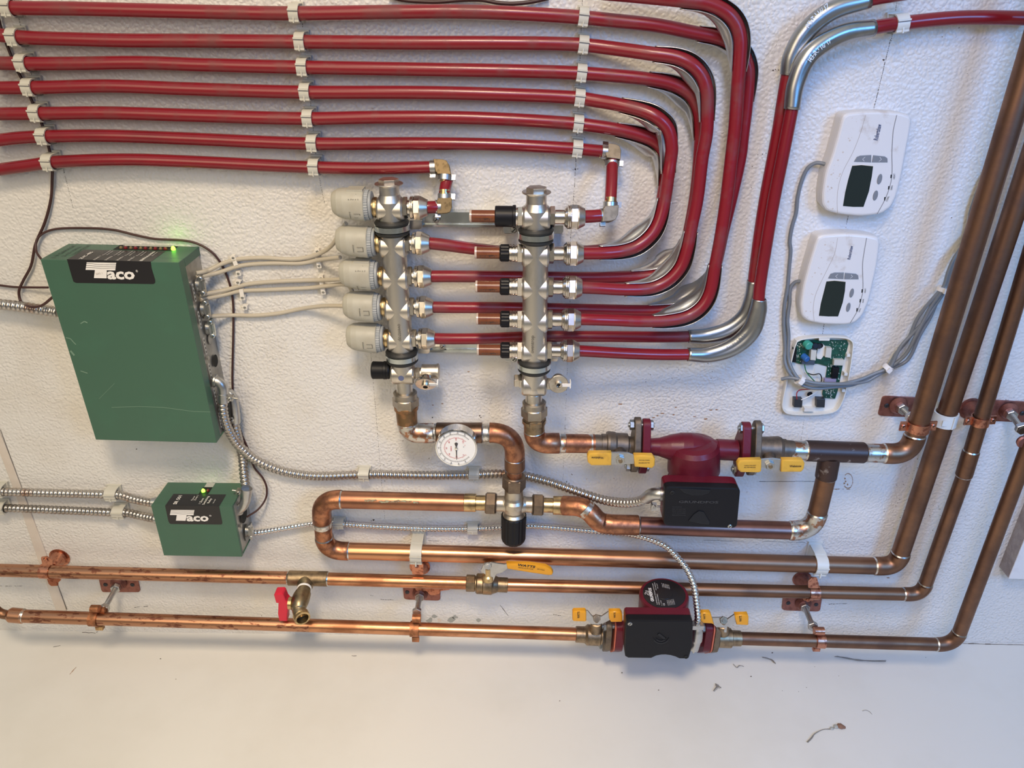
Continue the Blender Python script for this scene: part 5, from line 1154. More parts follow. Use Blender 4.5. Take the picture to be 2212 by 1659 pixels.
def bolts(T, c, x0, x1, tilt, hl=.036):
    for s in (1, -1):
        p = c+Vector((0, s*hl*math.sin(tilt)*1, s*hl*math.cos(tilt)))
        q = MB(); q.lathe(p+X*x0, X, [(0, .0036), (x1-x0, .0036)], 14); 
        q.lathe(p+X*(x0+.002), X, [(0, .0070), (.0006, .0078), (.0058, .0078), (.0064, .0072)], 6, 0, False); q.lathe(p+X*(x1-.0075), X, [(0, .0070), (.0006, .0078), (.0058, .0078), (.0064, .0072)], 6, 0, False)
        q.build('bolt', [mat('bolt_zinc', (.46, .47, .46), .42, 1, (.32, .33, .32), 120, .4, .6)], T)
BRF = mat('bronze_flange', (.20, .155, .11), .55, .7, (.12, .10, .085), 60, .4, .62, bump=.5, bscale=200)
BVB = mat('valve_body_bronze', (.20, .16, .125), .48, .85, (.13, .11, .095), 60, .4, .62, bump=.3, bscale=200)
def iso_valve(name_lab, a, b, d, prof, fx, sgn, tilt, m_body, stem_px, plate_px, grips, nut, lever_d, words, upaxis, gripm):
    T = thing('isolation_valve', name_lab, 'valve', P(*a, d), 'flanged isolation valves')
    q = MB(); lpx(q, (*a, d), (*b, d), prof, 32); q.build('valve_body', [m_body], T)
    c = P(*fx, d); flange(T, c, .0095, BRF, tilt)
    q = MB(); (s0, s1, sr) = stem_px; A_, B_ = P(*s0, d+8), P(*nut, lever_d-3); l_ = (B_-A_).length; r_ = sr*M(*s0, d); q.lathe(A_, B_-A_, [(0, r_*1.3), (l_*.7, r_*1.2), (l_*.72, r_*.8), (l_, r_*.75)], 24); q.build('stem', [m_body], T)
    q = MB()
    for pl in plate_px: q.prism(pl, lever_d, lever_d-2.2, lever_d+.2, 0, .5)
    q.build('lever_plate', [GAL], T)
    q = MB(); hexnut(q, P(*nut, lever_d), upaxis, 5, 6.6, 0, .2); knob(q, P(*nut, lever_d), upaxis, [(0, 3.4), (6.2, 3.0), (6.2, 0)], 16, 1); q.build('lever_nut', [SCR if gripm is YEL else BRD, BRD], T)
    for i, g in enumerate(grips):
        q = MB(); q.prism(g, lever_d+2, lever_d-4, lever_d+5, 0, 2.2, True); go_ = q.build('lever_grip', [gripm], T)
        for wd in words[i]:
            body, p0, p1, h = wd; wtext(body, p0, p1, lever_d+5.4, PRB, go_, h, bold=.02)
    return T, c
zq = lambda x, y: (1240+x/4.096, 870+y/4.096)
zr = lambda x, y: (1200+x/5.027, 1220+y/5.027)
Q = lambda z, *p: [z(*k) for k in p]
iso_valve('weathered flanged isolation valve left of the upper pump', (1279, 958.5), (1366, 962), dU, [(0, 17), (1, 20.5), (20, 20.5), (20, 22.5), (30, 23), (31, 28), (36, 29), (48, 28), (52, 26), (75, 26), (78, 20), (87, 19)], (1373, 961), 1, 0.0, BVB, ((1338, 972), (1339, 984), 11),
    [Q(zq, (325, 440), (480, 440), (535, 462), (535, 540), (460, 545), (325, 548))], [Q(zq, (135, 440), (330, 440), (330, 548), (150, 548), (120, 520), (116, 470)), Q(zq, (530, 460), (690, 463), (715, 490), (712, 550), (690, 573), (535, 560))], zq(408, 500), 118, [[('Webstone', zq(262, 478), zq(155, 478), 5.5)], [('"Lifetime Warranty"', zq(672, 505), zq(572, 505), 2.2), ('BALL DRIP WEBSTONE', zq(668, 528), zq(572, 528), 2.2)]], OUT, YEL)
iso_valve('weathered flanged isolation valve right of the upper pump', (1713, 972), (1636, 967), dU, [(0, 17), (1, 20.5), (18, 21), (18, 23), (26, 23), (28, 26), (34, 28), (50, 26), (76, 24)], (1628, 968), -1, 0.0, BVB, ((1661, 982), (1661, 992), 11),
    [Q(zq, (1650, 500), (1760, 492), (1835, 500), (1835, 600), (1650, 575))], [Q(zq, (1465, 505), (1655, 500), (1655, 598), (1630, 612), (1470, 608), (1446, 585), (1442, 535)), Q(zq, (1840, 500), (2020, 500), (2038, 530), (2030, 580), (2005, 606), (1825, 606))], zq(1730, 548), 118, [[('"Lifetime Warranty"', zq(1505, 560), zq(1610, 557), 2.2), ('BALL DRIP WEBSTONE', zq(1505, 575), zq(1605, 575), 2.2)], [('Webstone', zq(1905, 570), zq(2010, 568), 5.5)]], OUT, YEL)
def rounded(pts, k=3, f=.18):
    out = []; n = len(pts)
    for i in range(n):
        p0, p1, p2 = pts[i-1], pts[i], pts[(i+1) % n]
        for j in range(k+1):
            t = j/k; ax_, ay_ = p1[0]+(p0[0]-p1[0])*f, p1[1]+(p0[1]-p1[1])*f; bx_, by_ = p1[0]+(p2[0]-p1[0])*f, p1[1]+(p2[1]-p1[1])*f
            out.append((ax_*(1-t)**2+2*t*(1-t)*p1[0]+bx_*t*t, ay_*(1-t)**2+2*t*(1-t)*p1[1]+by_*t*t))
    return out
# upper pump
T = thing('circulator_pump', 'maroon circulator pump on the upper line, motor hanging down with black cover', 'pump', P(1497, 1000, 90), 'circulator pumps')
m = MB(); lpx(m, (1395, 964, dU), (1598, 973, dU), [(0, 18), (10, 18), (28, 20), (50, 27), (75, 33), (95, 34), (118, 30), (140, 23), (152, 21), (153, 23), (196, 23)], 36)
A, B = P(1500, 958, dU+4), P(1497, 1045, dU+4)
lpx(m, (1500, 955, dU+4), (1497, 1048, dU+4), [(0, 36), (4, 47), (12, 53), (30, 55), (58, 56), (62, 52), (76, 51), (78, 56), (93, 57)], 44)
m.build('pump_housing', [MAR], T)
flange(T, P(1391.5, 964, dU), .0115, MAR, 0, name='pump_flange'); flange(T, P(1603, 971, dU), .0125, MAR, 0, name='pump_flange')
bolts(T, P(1382, 963, dU), -.020, .018, 0); bolts(T, P(1616, 970, dU), -.020, .018, 0)
m.box  # housing details
m = MB()
for k in range(14):
    a0, a1 = math.radians(-52+104*k/14), math.radians(-52+104*(k+1)/14); c0 = P(1499, 1018, dU+4); rr_ = 57.2*M(1499, 1018, dU+4)
    q = lambda a, z_, e=0: c0+X*(math.sin(a)*(rr_+e))+OUT*(math.cos(a)*(rr_+e))+Z*z_
    hh = .006*math.cos((a0+a1)/2*1.5)
    m.add([q(a0, hh+.0035, .0025), q(a1, hh+.0035, .0025), q(a1, hh, .0040), q(a0, hh, .0040)], [(0, 1, 2, 3)], 0, False); m.add([q(a0, hh, .0040), q(a1, hh, .0040), q(a1, hh-.003, .0), q(a0, hh-.003, .0)], [(0, 1, 2, 3)], 0, False); m.add([q(a0, hh+.0035, .0025), q(a1, hh+.0035, .0025), q(a1, hh+.006, 0), q(a0, hh+.006, 0)], [(0, 1, 2, 3)], 0, False)
m.build('housing_rib', [MAR], T)
text('96016', P(1458, 977, dU)+OUT*.0245, X, Z, mat('cast_maroon_letter', (.22, .03, .04), .45), T, height=.0055)
m = MB(); lpx(m, (1493, 1046, dU+4), (1486, 1128, dU+4), [(0, 56), (4, 60), (44, 60), (50, 50)], 44); m.build('motor', [MARD], T)
bx = rounded([(1436, 1051), (1600, 1055), (1592, 1142), (1433, 1136)], 4, .10)
m = MB(); m.prism(bx, 146, 116, 134, 0, 0); m.build('terminal_box', [MAR], T)
m = MB(); m.prism(bx, 146, 133, 146, 0, 1.8); cv = m.build('terminal_cover', [BLK], T)
m = MB(); z = zq
m.prism(Q(z, (930, 757), (1210, 770), (1190, 800), (1130, 820), (1040, 820), (970, 795)), 147, 145.6, 147.2, 0, .6)
m.build('cover_relief', [BLG], cv); m = MB()
m.prism(Q(z, (1060, 985), (1105, 955), (1150, 965), (1200, 1050), (1195, 1078), (1120, 1070), (1010, 1045)), 147, 145.6, 147.2, 0, .6)
m.build('cover_relief', [BLG], cv)
DKT = mat('embossed_dark', (.035, .035, .038), .5); wtext('GRUNDFOS', z(925, 885), z(1275, 890), 146.4, DKT, cv, 6, bold=.03)
for k, ln in enumerate(('WARNING', 'RISK OF ELECTRIC', 'SHOCK. CONNECT ONLY', 'TO A GROUNDED', 'RECEPTACLE')): wtext(ln, z(868, 925+k*18), z(868+(85 if k == 0 else 120), 926+k*18), 146.4, DKT, cv, 2.4)
m = MB(); screw(m, P(*z(868, 795), 146), OUT, 3.6, 0, 0); screw(m, P(*z(1378, 1092), 146), OUT, 3.2, 1, 0); m.build('cover_screw', [DRK, SCR], cv)
# its conduit connector
m = MB(); m.sweep(smooth(PP([(1441, 1068, 122), (1422, 1066, 120), (1408, 1068, 115), (1396, 1076, 106)]), 6), .0092, 20); m.lathe(P(1436, 1067, 122), -X, [(0, .0135), (.003, .0135), (.003, .011), (.008, .011)], 20); oc = m.build('box_connector', [GAL], cA)
m = MB(); m.box(P(1412, 1094, 114), X*.004, OUT*.004, Z*.005); m.lathe(P(1412, 1094, 114), X, [(0, .0018), (.012, .0018)], 8); screw(m, P(1412, 1094, 118), OUT, 3.4, 0, 0); m.build('clamp_screw', [SCR], oc)
# lower pump
Dp = dH
iso_valve('brass flanged isolation valve left of the lower pump', (1243, 1370), (1300, 1373), Dp, [(0, 14), (1, 17), (20, 17.5), (22, 19), (25, 22), (52, 22), (54, 19), (57, 19)], (1311, 1374), 1, -.35, BRD, ((1288, 1360), (1288, 1346), 10),
    [Q(zr, (330, 500), (350, 500), (400, 560), (445, 548), (500, 560), (580, 505), (590, 600), (530, 630), (470, 650), (390, 645), (332, 600))], [Q(zr, (200, 497), (320, 495), (333, 510), (335, 600), (320, 607), (195, 603), (183, 590), (184, 510)), Q(zr, (580, 502), (700, 500), (722, 530), (727, 595), (715, 611), (600, 611), (580, 580))], zr(445, 578), 112, [[('WATTS', zr(262, 580), zr(262, 507), 5)], [('WATTS', zr(652, 575), zr(652, 515), 4)]], (OUT+Z*.7), YEO)
iso_valve('brass flanged isolation valve right of the lower pump', (1600, 1379), (1548, 1377), Dp, [(0, 14), (1, 16.5), (20, 17), (22, 21), (50, 21.5), (52, 19)], (1540.5, 1377), -1, -.35, BRD, ((1562, 1365), (1562, 1350), 10),
    [Q(zr, (1700, 575), (1760, 575), (1820, 572), (1870, 590), (1945, 538), (1962, 620), (1890, 680), (1862, 672), (1858, 735), (1830, 735), (1830, 680), (1745, 678), (1718, 650))], [Q(zr, (1572, 515), (1672, 514), (1690, 540), (1720, 640), (1690, 628), (1570, 622)), Q(zr, (1945, 540), (2085, 536), (2095, 560), (2093, 640), (2075, 647), (1962, 640))], zr(1820, 600), 112, [[('WATTS', zr(1628, 590), zr(1625, 530), 4)], [('WATTS', zr(2022, 615), zr(2020, 550), 5)]], (OUT+Z*.7), YEO)
T = thing('circulator_pump', 'maroon circulator pump on the lowest line, round motor plate facing up', 'pump', P(1420, 1378, 100), 'circulator pumps')
m = MB(); lpx(m, (1330, 1374, Dp), (1528, 1378, Dp), [(0, 18), (20, 18), (45, 26), (80, 34), (120, 34), (155, 26), (180, 18), (198, 18)], 36); 
lpx(m, (1428, 1376, Dp), (1430, 1345, Dp), [(0, 40), (6, 52), (31, 54)], 44); m.build('pump_housing', [MAR], T)
flange(T, P(1334, 1375, Dp), .0135, MAR, -.35, name='pump_flange'); flange(T, P(1521.5, 1377, Dp), .0125, MAR, -.35, name='pump_flange')
flange(T, P(1324, 1374.5, Dp), .0022, GSK, -.35, name='gasket', hl=.0365, r1=.0245, r2=.011, bev=.0003); flange(T, P(1531.5, 1377, Dp), .0022, GSK, -.35, name='gasket', hl=.0365, r1=.0245, r2=.011, bev=.0003)
bolts(T, P(1322, 1374, Dp), -.020, .020, -.35); bolts(T, P(1530, 1377, Dp), -.020, .020, -.35)
a, b = (1430, 1350, Dp), (1434.5, 1283, Dp)
m = MB(); lpx(m, a, b, [(0, 58), (20, 56), (30, 53), (62, 52.5), (66, 51), (67, 48.5)], 56); m.build('motor', [MAR], T)
A, B = P(*a), P(*b); ax = (B-A).normalized(); R0_ = 45.5*M(*b)
m = MB(); m.lathe(B-ax*.0002, ax, [(0, R0_), (.0006, R0_), (.0006, 0)], 56); m.lathe(B+ax*.0004, ax, [(0, .0135), (.0008, .0130), (.0008, 0)], 36); pl = m.build('name_plate', [LBL], T)
bk_ = Vector((0, 1, 0)); bk_ = (bk_-ax*bk_.dot(ax)).normalized(); lf = -X
def plate_text(body, x, y, w_, h, bold=0.0, mm_=WHT):   # x,y in mm from the plate centre, y to the back
    text(body, B+ax*.0008+X*(x/1000)+bk_*(y/1000), bk_, lf, mm_, pl, width=w_/1000, height=h/1000, bold=bold)
plate_text('GRUNDFOS', -19.5, -19, 32, 4.8, .035); plate_text('SUBMERSIBLE CIRCULATOR PUMP', -14.5, -26, 50, 1.6); plate_text('TYPE UPS15-58FC', -11, -27, 26, 1.7); plate_text('P/N 59896341', -11, 8, 18, 1.6)
plate_text('1~115V', -7.5, -28, 12, 1.6); plate_text('PC 2107', -7.5, 12, 12, 1.6); plate_text('CE', -3, -28, 5, 3)
for k in range(7): plate_text('1.2 0.75 87 115'[: 15-k % 3], 3+2.6*k, -28+k*.7, 12, 1.5)
for k in range(5): plate_text(('Class F', 'CONFORMS', 'ANSI/UL', 'CERTIFIED', 'CSA C22')[k], 1+2.6*k, 15-k*1.0, 10, 1.5)
m = MB()
for ang in (0, 90, 180, 270):      # four-blade emblem
    for k in range(8):
        a0, a1 = math.radians(ang+k*16), math.radians(ang+(k+1)*16); r0, r1 = .0006+.0006*k, .0006+.0006*(k+1)
        c0 = B+ax*.0008-X*.0265+bk_*.001
        p = lambda an, r: c0+X*(math.cos(an)*r)+bk_*(math.sin(an)*r)
        m.add([p(a0, r0), p(a0, r0+.0010), p(a1, r1+.0010), p(a1, r1)], [(0, 1, 2, 3)], 0, False)
m.build('emblem', [WHT], pl)
m = MB(); c0 = B+ax*.0008+X*.021-bk_*.002
for k in range(20):
    a0, a1 = 6.2832*k/20, 6.2832*(k+1)/20
    m.add([c0+X*math.cos(q)*r+bk_*math.sin(q)*r for q, r in ((a0, .0042), (a1, .0042), (a1, .0035), (a0, .0035))], [(0, 1, 2, 3)], 0, False)
m.build('approval_mark', [WHT], pl); plate_text('UL', 22.8, -4.6, 5, 3.4, .02)
bx = Q(zr, (790, 604), (1478, 611), (1492, 625), (1492, 760), (1482, 900), (1450, 1010), (1430, 1023), (1345, 1021), (1300, 1000), (1250, 986), (1195, 979), (1150, 980), (1095, 990), (1040, 1016), (790, 1013), (757, 995), (750, 930), (765, 640), (772, 615))
m = MB(); m.prism(bx, 150, 121, 137, 0, 0); m.build('terminal_box', [MAR], T)
m = MB(); m.prism(bx, 150, 136, 150, 0, 1.6); cv = m.build('terminal_cover', [BLK], T)
m = MB()
ctr = (1145, 760)
for a0, a1, r0, r1 in ((200, 340, 92, 108), (215, 330, 66, 84)):
    pts = [(ctr[0]+r0*math.cos(math.radians(a0+(a1-a0)*k/12)), ctr[1]-r0*math.sin(math.radians(a0+(a1-a0)*k/12))*.95) for k in range(13)]+[(ctr[0]+(r1 if 1 < k < 11 else r0+2)*math.cos(math.radians(a0+(a1-a0)*k/12)), ctr[1]-(r1 if 1 < k < 11 else r0+2)*math.sin(math.radians(a0+(a1-a0)*k/12))*.95) for k in range(12, -1, -1)]
    for k in range(12): m.prism(Q(zr, pts[k], pts[k+1], pts[24-k], pts[25-k]), 151, 149.5, 151, 0, 0)
m.prism(Q(zr, (1105, 760), (1190, 820), (1195, 795), (1130, 745)), 151, 149.5, 151, 0, 0)
m.build('cover_emblem', [BLG], cv)
m = MB(); screw(m, P(*zr(808, 640), 150), OUT, 3.6, 1, 0); screw(m, P(*zr(1418, 1000), 150), OUT, 3.6, 0, 0); m.build('cover_screw', [DRK, SCR], cv)
m = MB(); m.sweep(smooth(PP([(1506.5, 1345, 122), (1506, 1362, 124), (1504, 1382, 126), (1498, 1402, 128)]), 6), [.0085]*6+[.0095]*7+[.0080]*6, 20); m.box(P(1507, 1352, 126), X*.009, OUT*.005, Z*.004); oc = m.build('box_connector', [GAL], cF)
m = MB(); screw(m, P(1507, 1350, 131), OUT, 3.6, 0, 0); m.lathe(P(1499, 1402, 130), -Z, [(0, .002), (.008, .0018)], 10); m.build('clamp_screw', [SCR], oc)

# ---------------------------------------------------------------- hangers
def ring_clamp(T, px, d, u_to, r, w_=.010, m_=CUB, ears=True, up=True, name='clamp_ring', tk=.0016):
    """band round the pipe at px, axis toward pixel u_to"""
    c = P(*px, d); u = (P(*u_to, d)-c).normalized(); q = MB()
    q.lathe(c-u*w_/2, u, [(0, r+.0003), (0, r+tk), (w_, r+tk), (w_, r+.0003)], 32, closed=False); o = q.build(name, [m_], T)
    v = u.cross(OUT).normalized(); 
    if v.dot(Z+X*.3) < 0: v = -v
    if ears:
        for s in (1, -1):
            q = MB(); q.box(c+v*s*(r+.0065), u*(w_/2), v*.0058, OUT*.0012); screw(q, c+v*s*(r+.0075)+OUT*.0012, OUT, 3.2, 0, 1); q.build('clamp_ear', [m_, DRK], T)
    return c, u, v
def plate(T, px, scr, m_=CUP, th=2.6):
    q = MB(); q.prism(px, 2, .2, th, 0, .5); o = q.build('wall_plate', [m_], T)
    for s in scr: q = MB(); screw(q, P(*s, th), OUT, 3.8, 0, 0); q.build('screw', [mat('screw_black', (.05, .05, .055), .4, .6)], T)
def rod(T, a, b, nutm=GAL):
    A, B = P(*a), P(*b); u = (B-A).normalized(); L_ = (B-A).length; q = MB()
    W, rad = [A+u*(L_*k/60) for k in range(61)], [.0041 if k % 2 else .0046 for k in range(61)]
    q.sweep(W, rad, 14, 0, True, smooth=False); q.build('threaded_rod', [GAL], T)
    for p in (A+u*.002, B-u*.010): q = MB(); q.lathe(p, u, [(0, .0078), (.0006, .0085), (.0085, .0085), (.009, .0078)], 6, 0, False); q.build('rod_nut', [GAL], T)
    q = MB(); q.lathe(A-u*.006, u, [(0, .014), (.003, .0125), (.007, .0105), (.0085, .0100)], 20); q.build('boss', [CUP], T)
def round_pts(px): return rounded(px, 3, .12)
def bell(T, px, d_tip, tip, r=.0165, m_=CUB):
    A = P(*px, .5); B = P(*tip, d_tip); q = MB(); q.lathe(A, OUT, [(0, r), (.0012, r), (.0018, r*.86)], 32); q.lathe(A+OUT*.0012, (B-A), [(0, r*.80), (.004, r*.70), (.012, r*.46), (.018, r*.32), ((B-A).length, r*.28)], 28); q.build('bell', [m_], T)
    for a in (40, 160, 280): q = MB(); c = A+OUT*.0012+X*math.cos(math.radians(a))*r*.9+Z*math.sin(math.radians(a))*r*.9; knob(q, c, OUT, [(0, 1.4), (.6, 1.2), (.6, 0)], 10); q.build('rivet', [m_], T)
z0 = lambda x, y: (x/6.9125, 1160+y/6.9125)
T = thing('bell_hanger', 'shiny copper bell hanger at the far left on the second-lowest pipe', 'pipe hanger', P(101, 1236, 20), 'copper pipe hangers')
bell(T, (129, 1204), 26, (116, 1222), .0180); m = MB(); m.prism(round_pts(Q(z0, (605, 310), (690, 295), (770, 350), (785, 430), (630, 430))), 54, 51.5, 53.2); m.build('hanger_strap', [CUB], T)
ring_clamp(T, (100.5, 1234), dM, (120, 1235), RM, .0165, CUB, False); m = MB(); screw(m, P(*z0(678, 343), 53.4), OUT, 4, 0, 0); m.build('screw', [CUB], T)
m = MB(); m.prism(round_pts(Q(z0, (690, 615), (850, 620), (905, 650), (860, 690), (860, 735), (760, 740), (720, 705))), 40, 37, 39); m.build('hanger_strap', [CUB], T)
T = thing('rod_hanger', 'copper wall plate and rod holding the lowest pipe at the far left', 'pipe hanger', P(250, 1262, 2), 'copper pipe hangers')
plate(T, round_pts(Q(z0, (1455, 540), (2040, 552), (2092, 800), (2072, 822), (1540, 822), (1515, 795))), [z0(1575, 712), z0(1977, 714)])
rod(T, (253, 1265, 12), (223, 1319, 76)); CUR = mat('copper_corroded', (.48, .20, .10), .5, .9, (.26, .12, .06), 130, .42, .6, bump=.8, bscale=250)
ring_clamp(T, (205, 1336, ), dH, (225, 1337), RM, .014, CUR, False, tk=.0022); m = MB(); m.lathe(P(206, 1315, dH), X, [(-.007, .0065), (.007, .0065)], 20); m.lathe(P(222, 1318, dH-8), X, [(-.005, .0060), (.005, .0060)], 20); m.build('clamp_ear', [CUR], T)
m = MB(); m.box(P(216, 1355, dH), X*.006, OUT*.004, Z*.0035); m.build('rust_drip', [mat('rust_crust', (.50, .34, .14), .8, 0, (.3, .15, .06), 200, .4, .6)], T)
z7 = lambda x, y: (640+x/3.3515, 1100+y/3.3515)
T = thing('rod_hanger', 'copper wall plate and rod holding the lowest pipe, centre left', 'pipe hanger', P(908, 1280, 2), 'copper pipe hangers')
plate(T, round_pts(Q(z7, (768, 520), (1045, 535), (1042, 662), (780, 652))), [z7(803, 600)])
rod(T, (907, 1286, 12), (900, 1326, 76)); ring_clamp(T, (896, 1358.5), dH, (915, 1359), RM, .0150, CUR, False, tk=.0022); m = MB(); m.lathe(P(900, 1336, dH), X, [(-.007, .0070), (.007, .0070)], 20); m.build('clamp_ear', [CUR], T); m = MB(); m.box(P(898, 1379, dH), X*.006, OUT*.0035, Z*.005); m.build('clamp_tail', [CUR], T)
T = thing('bell_hanger', 'bright copper bell hanger behind the big clip, centre left', 'pipe hanger', P(905, 1235, 20), 'copper pipe hangers')
bell(T, (907, 1224), 26, (903, 1240), .0180); m = MB(); m.prism(round_pts(Q(z7, (835, 400), (918, 402), (920, 480), (838, 478))), 40, 36, 38); m.prism(round_pts(Q(z7, (850, 570), (1105, 575), (1110, 592), (1045, 600), (1025, 630), (970, 630), (940, 600), (870, 600))), 30, 24, 27); m.build('hanger_strap', [CUB], T)
m = MB(); screw(m, P(*z7(872, 413), 38.2), OUT, 3.4, 0, 0); m.build('screw', [CUP], T)
z8 = lambda x, y: (1180+x/3.16, 1180+y/3.16)
T = thing('bell_hanger', 'dull copper bell hanger right of the lower pump under the white clip', 'pipe hanger', P(1750, 1262, 20), 'copper pipe hangers')
bell(T, (1732, 1250), 24, (1748, 1262), .0165, CUP); m = MB(); m.prism(round_pts(Q(z8, (1790, 240), (1815, 215), (1850, 220), (1862, 262), (1858, 290), (1790, 288))), 54, 51, 53); m.build('hanger_strap', [CUB], T); ring_clamp(T, (1757, 1279.5), dM, (1780, 1280), RM, .0170, CUB, False); m = MB(); m.prism(round_pts(Q(z8, (1745, 345), (1830, 350), (1825, 380), (1760, 378))), 42, 38, 40); screw(m, P(*z8(1787, 368), 41), OUT, 3.4, 0, 0); m.build('hanger_foot', [CUB], T)
T = thing('rod_hanger', 'copper wall plate and rod holding the lowest pipe, right of the lower pump', 'pipe hanger', P(1735, 1300, 2), 'copper pipe hangers')
plate(T, round_pts(Q(z8, (1622, 300), (1890, 305), (1868, 446), (1608, 436))), [z8(1652, 388), z8(1842, 398)]); rod(T, (1737, 1308, 12), (1757, 1356, 78)); ring_clamp(T, (1770, 1383.5), dH, (1790, 1384), RM, .0150, CUB, False, tk=.0022); m = MB(); m.lathe(P(1769, 1363, dH+3), X, [(-.008, .0068), (.008, .0068)], 20); m.build('clamp_ear', [CUB], T); m = MB(); m.box(P(1763, 1402, dH), X*.006, OUT*.003, Z*.003); m.build('clamp_tail', [CUB], T)
T = thing('rod_hanger', 'copper plated wall plate and clamp on the frontmost right riser', 'pipe hanger', P(1940, 880, 2), 'copper pipe hangers')
plate(T, round_pts([(1907, 855), (2022, 861), (2012, 903), (1896, 898)]), [(1915, 876)]); rod(T, (1945, 880, 12), (1972, 905, 54)); ring_clamp(T, (1983, 920), dV1, (1979.5, 934), RB, .015, CUB, True, tk=.0022)
zt = lambda x, y: (1700+x/3.1895, 780+y/3.1895)
T = thing('bell_hanger', 'maroon-brown bell hanger with bright strap on the third right riser', 'pipe hanger', P(2110, 885, 20), 'copper pipe hangers')
bell(T, (2096, 882), 24, (2106, 896), .0180, CUP); ring_clamp(T, (2117, 908), dM, (2113, 923), RM, .014, CUB, True, tk=.0022); 
T = thing('rod_hanger', 'copper plated wall plate and rod at the right margin', 'pipe hanger', P(2190, 890, 2), 'copper pipe hangers')
plate(T, round_pts([(2142, 864), (2250, 870), (2245, 914), (2138, 909)]), [(2208, 893)]); rod(T, (2182, 892, 12), (2209, 930, 66)); m = MB(); m.lathe(P(2208, 952, 80), OUT, [(0, .009), (.004, .010), (.006, .008)], 24); m.build('clamp_ear', [CUP], T)
def bigclip(x, y, lab, m_, ang, d=dB, r=RB): return clip(x, y, d, lab, r=r, w_=12.5, ang=ang, m=m_, group='large pale pipe clips')
bigclip(900, 1194, 'tall ivory clip on the large copper pipe, centre left', IVO, .03); bigclip(1770, 1219, 'tall white clip on the large copper pipe, right', IVW, .03)
# clip round a riser
c = P(2041, 903, dB); T = thing('pipe_clip', 'white clip round the second riser, between two brackets', 'clip', c, 'large pale pipe clips'); u = (P(2046, 886, dB)-P(2036, 920, dB)).normalized()
m = MB(); m.sweep([c-u*.010, c+u*.010], RB+.0032, 28, 0, False, -150, 150, (0, -1, 0)); m.sweep([c-u*.010, c+u*.010], RB+.0008, 28, 0, False, -150, 150, (0, -1, 0))
for s in (-1, 1): m.lathe(c+u*.010*s-u*.0004, u, [(0, RB+.0008), (0, RB+.0034), (.0008, RB+.0034), (.0008, RB+.0008)], 36, closed=False)
v = u.cross(OUT); m.box(c+v*.004+OUT*(RB+.0036), v*.0006, OUT*.0012, u*.010); m.box(c-v*.008+OUT*(RB+.0026), v*.0040, OUT*.0008, u*.0045); m.build('clip_band', [IVW], T)
m = MB(); m.box(Vector((c.x, -.010, c.z)), X*.017, Vector((0, .010, 0)), Z*.010); m.build('clip_base', [IVW], T)

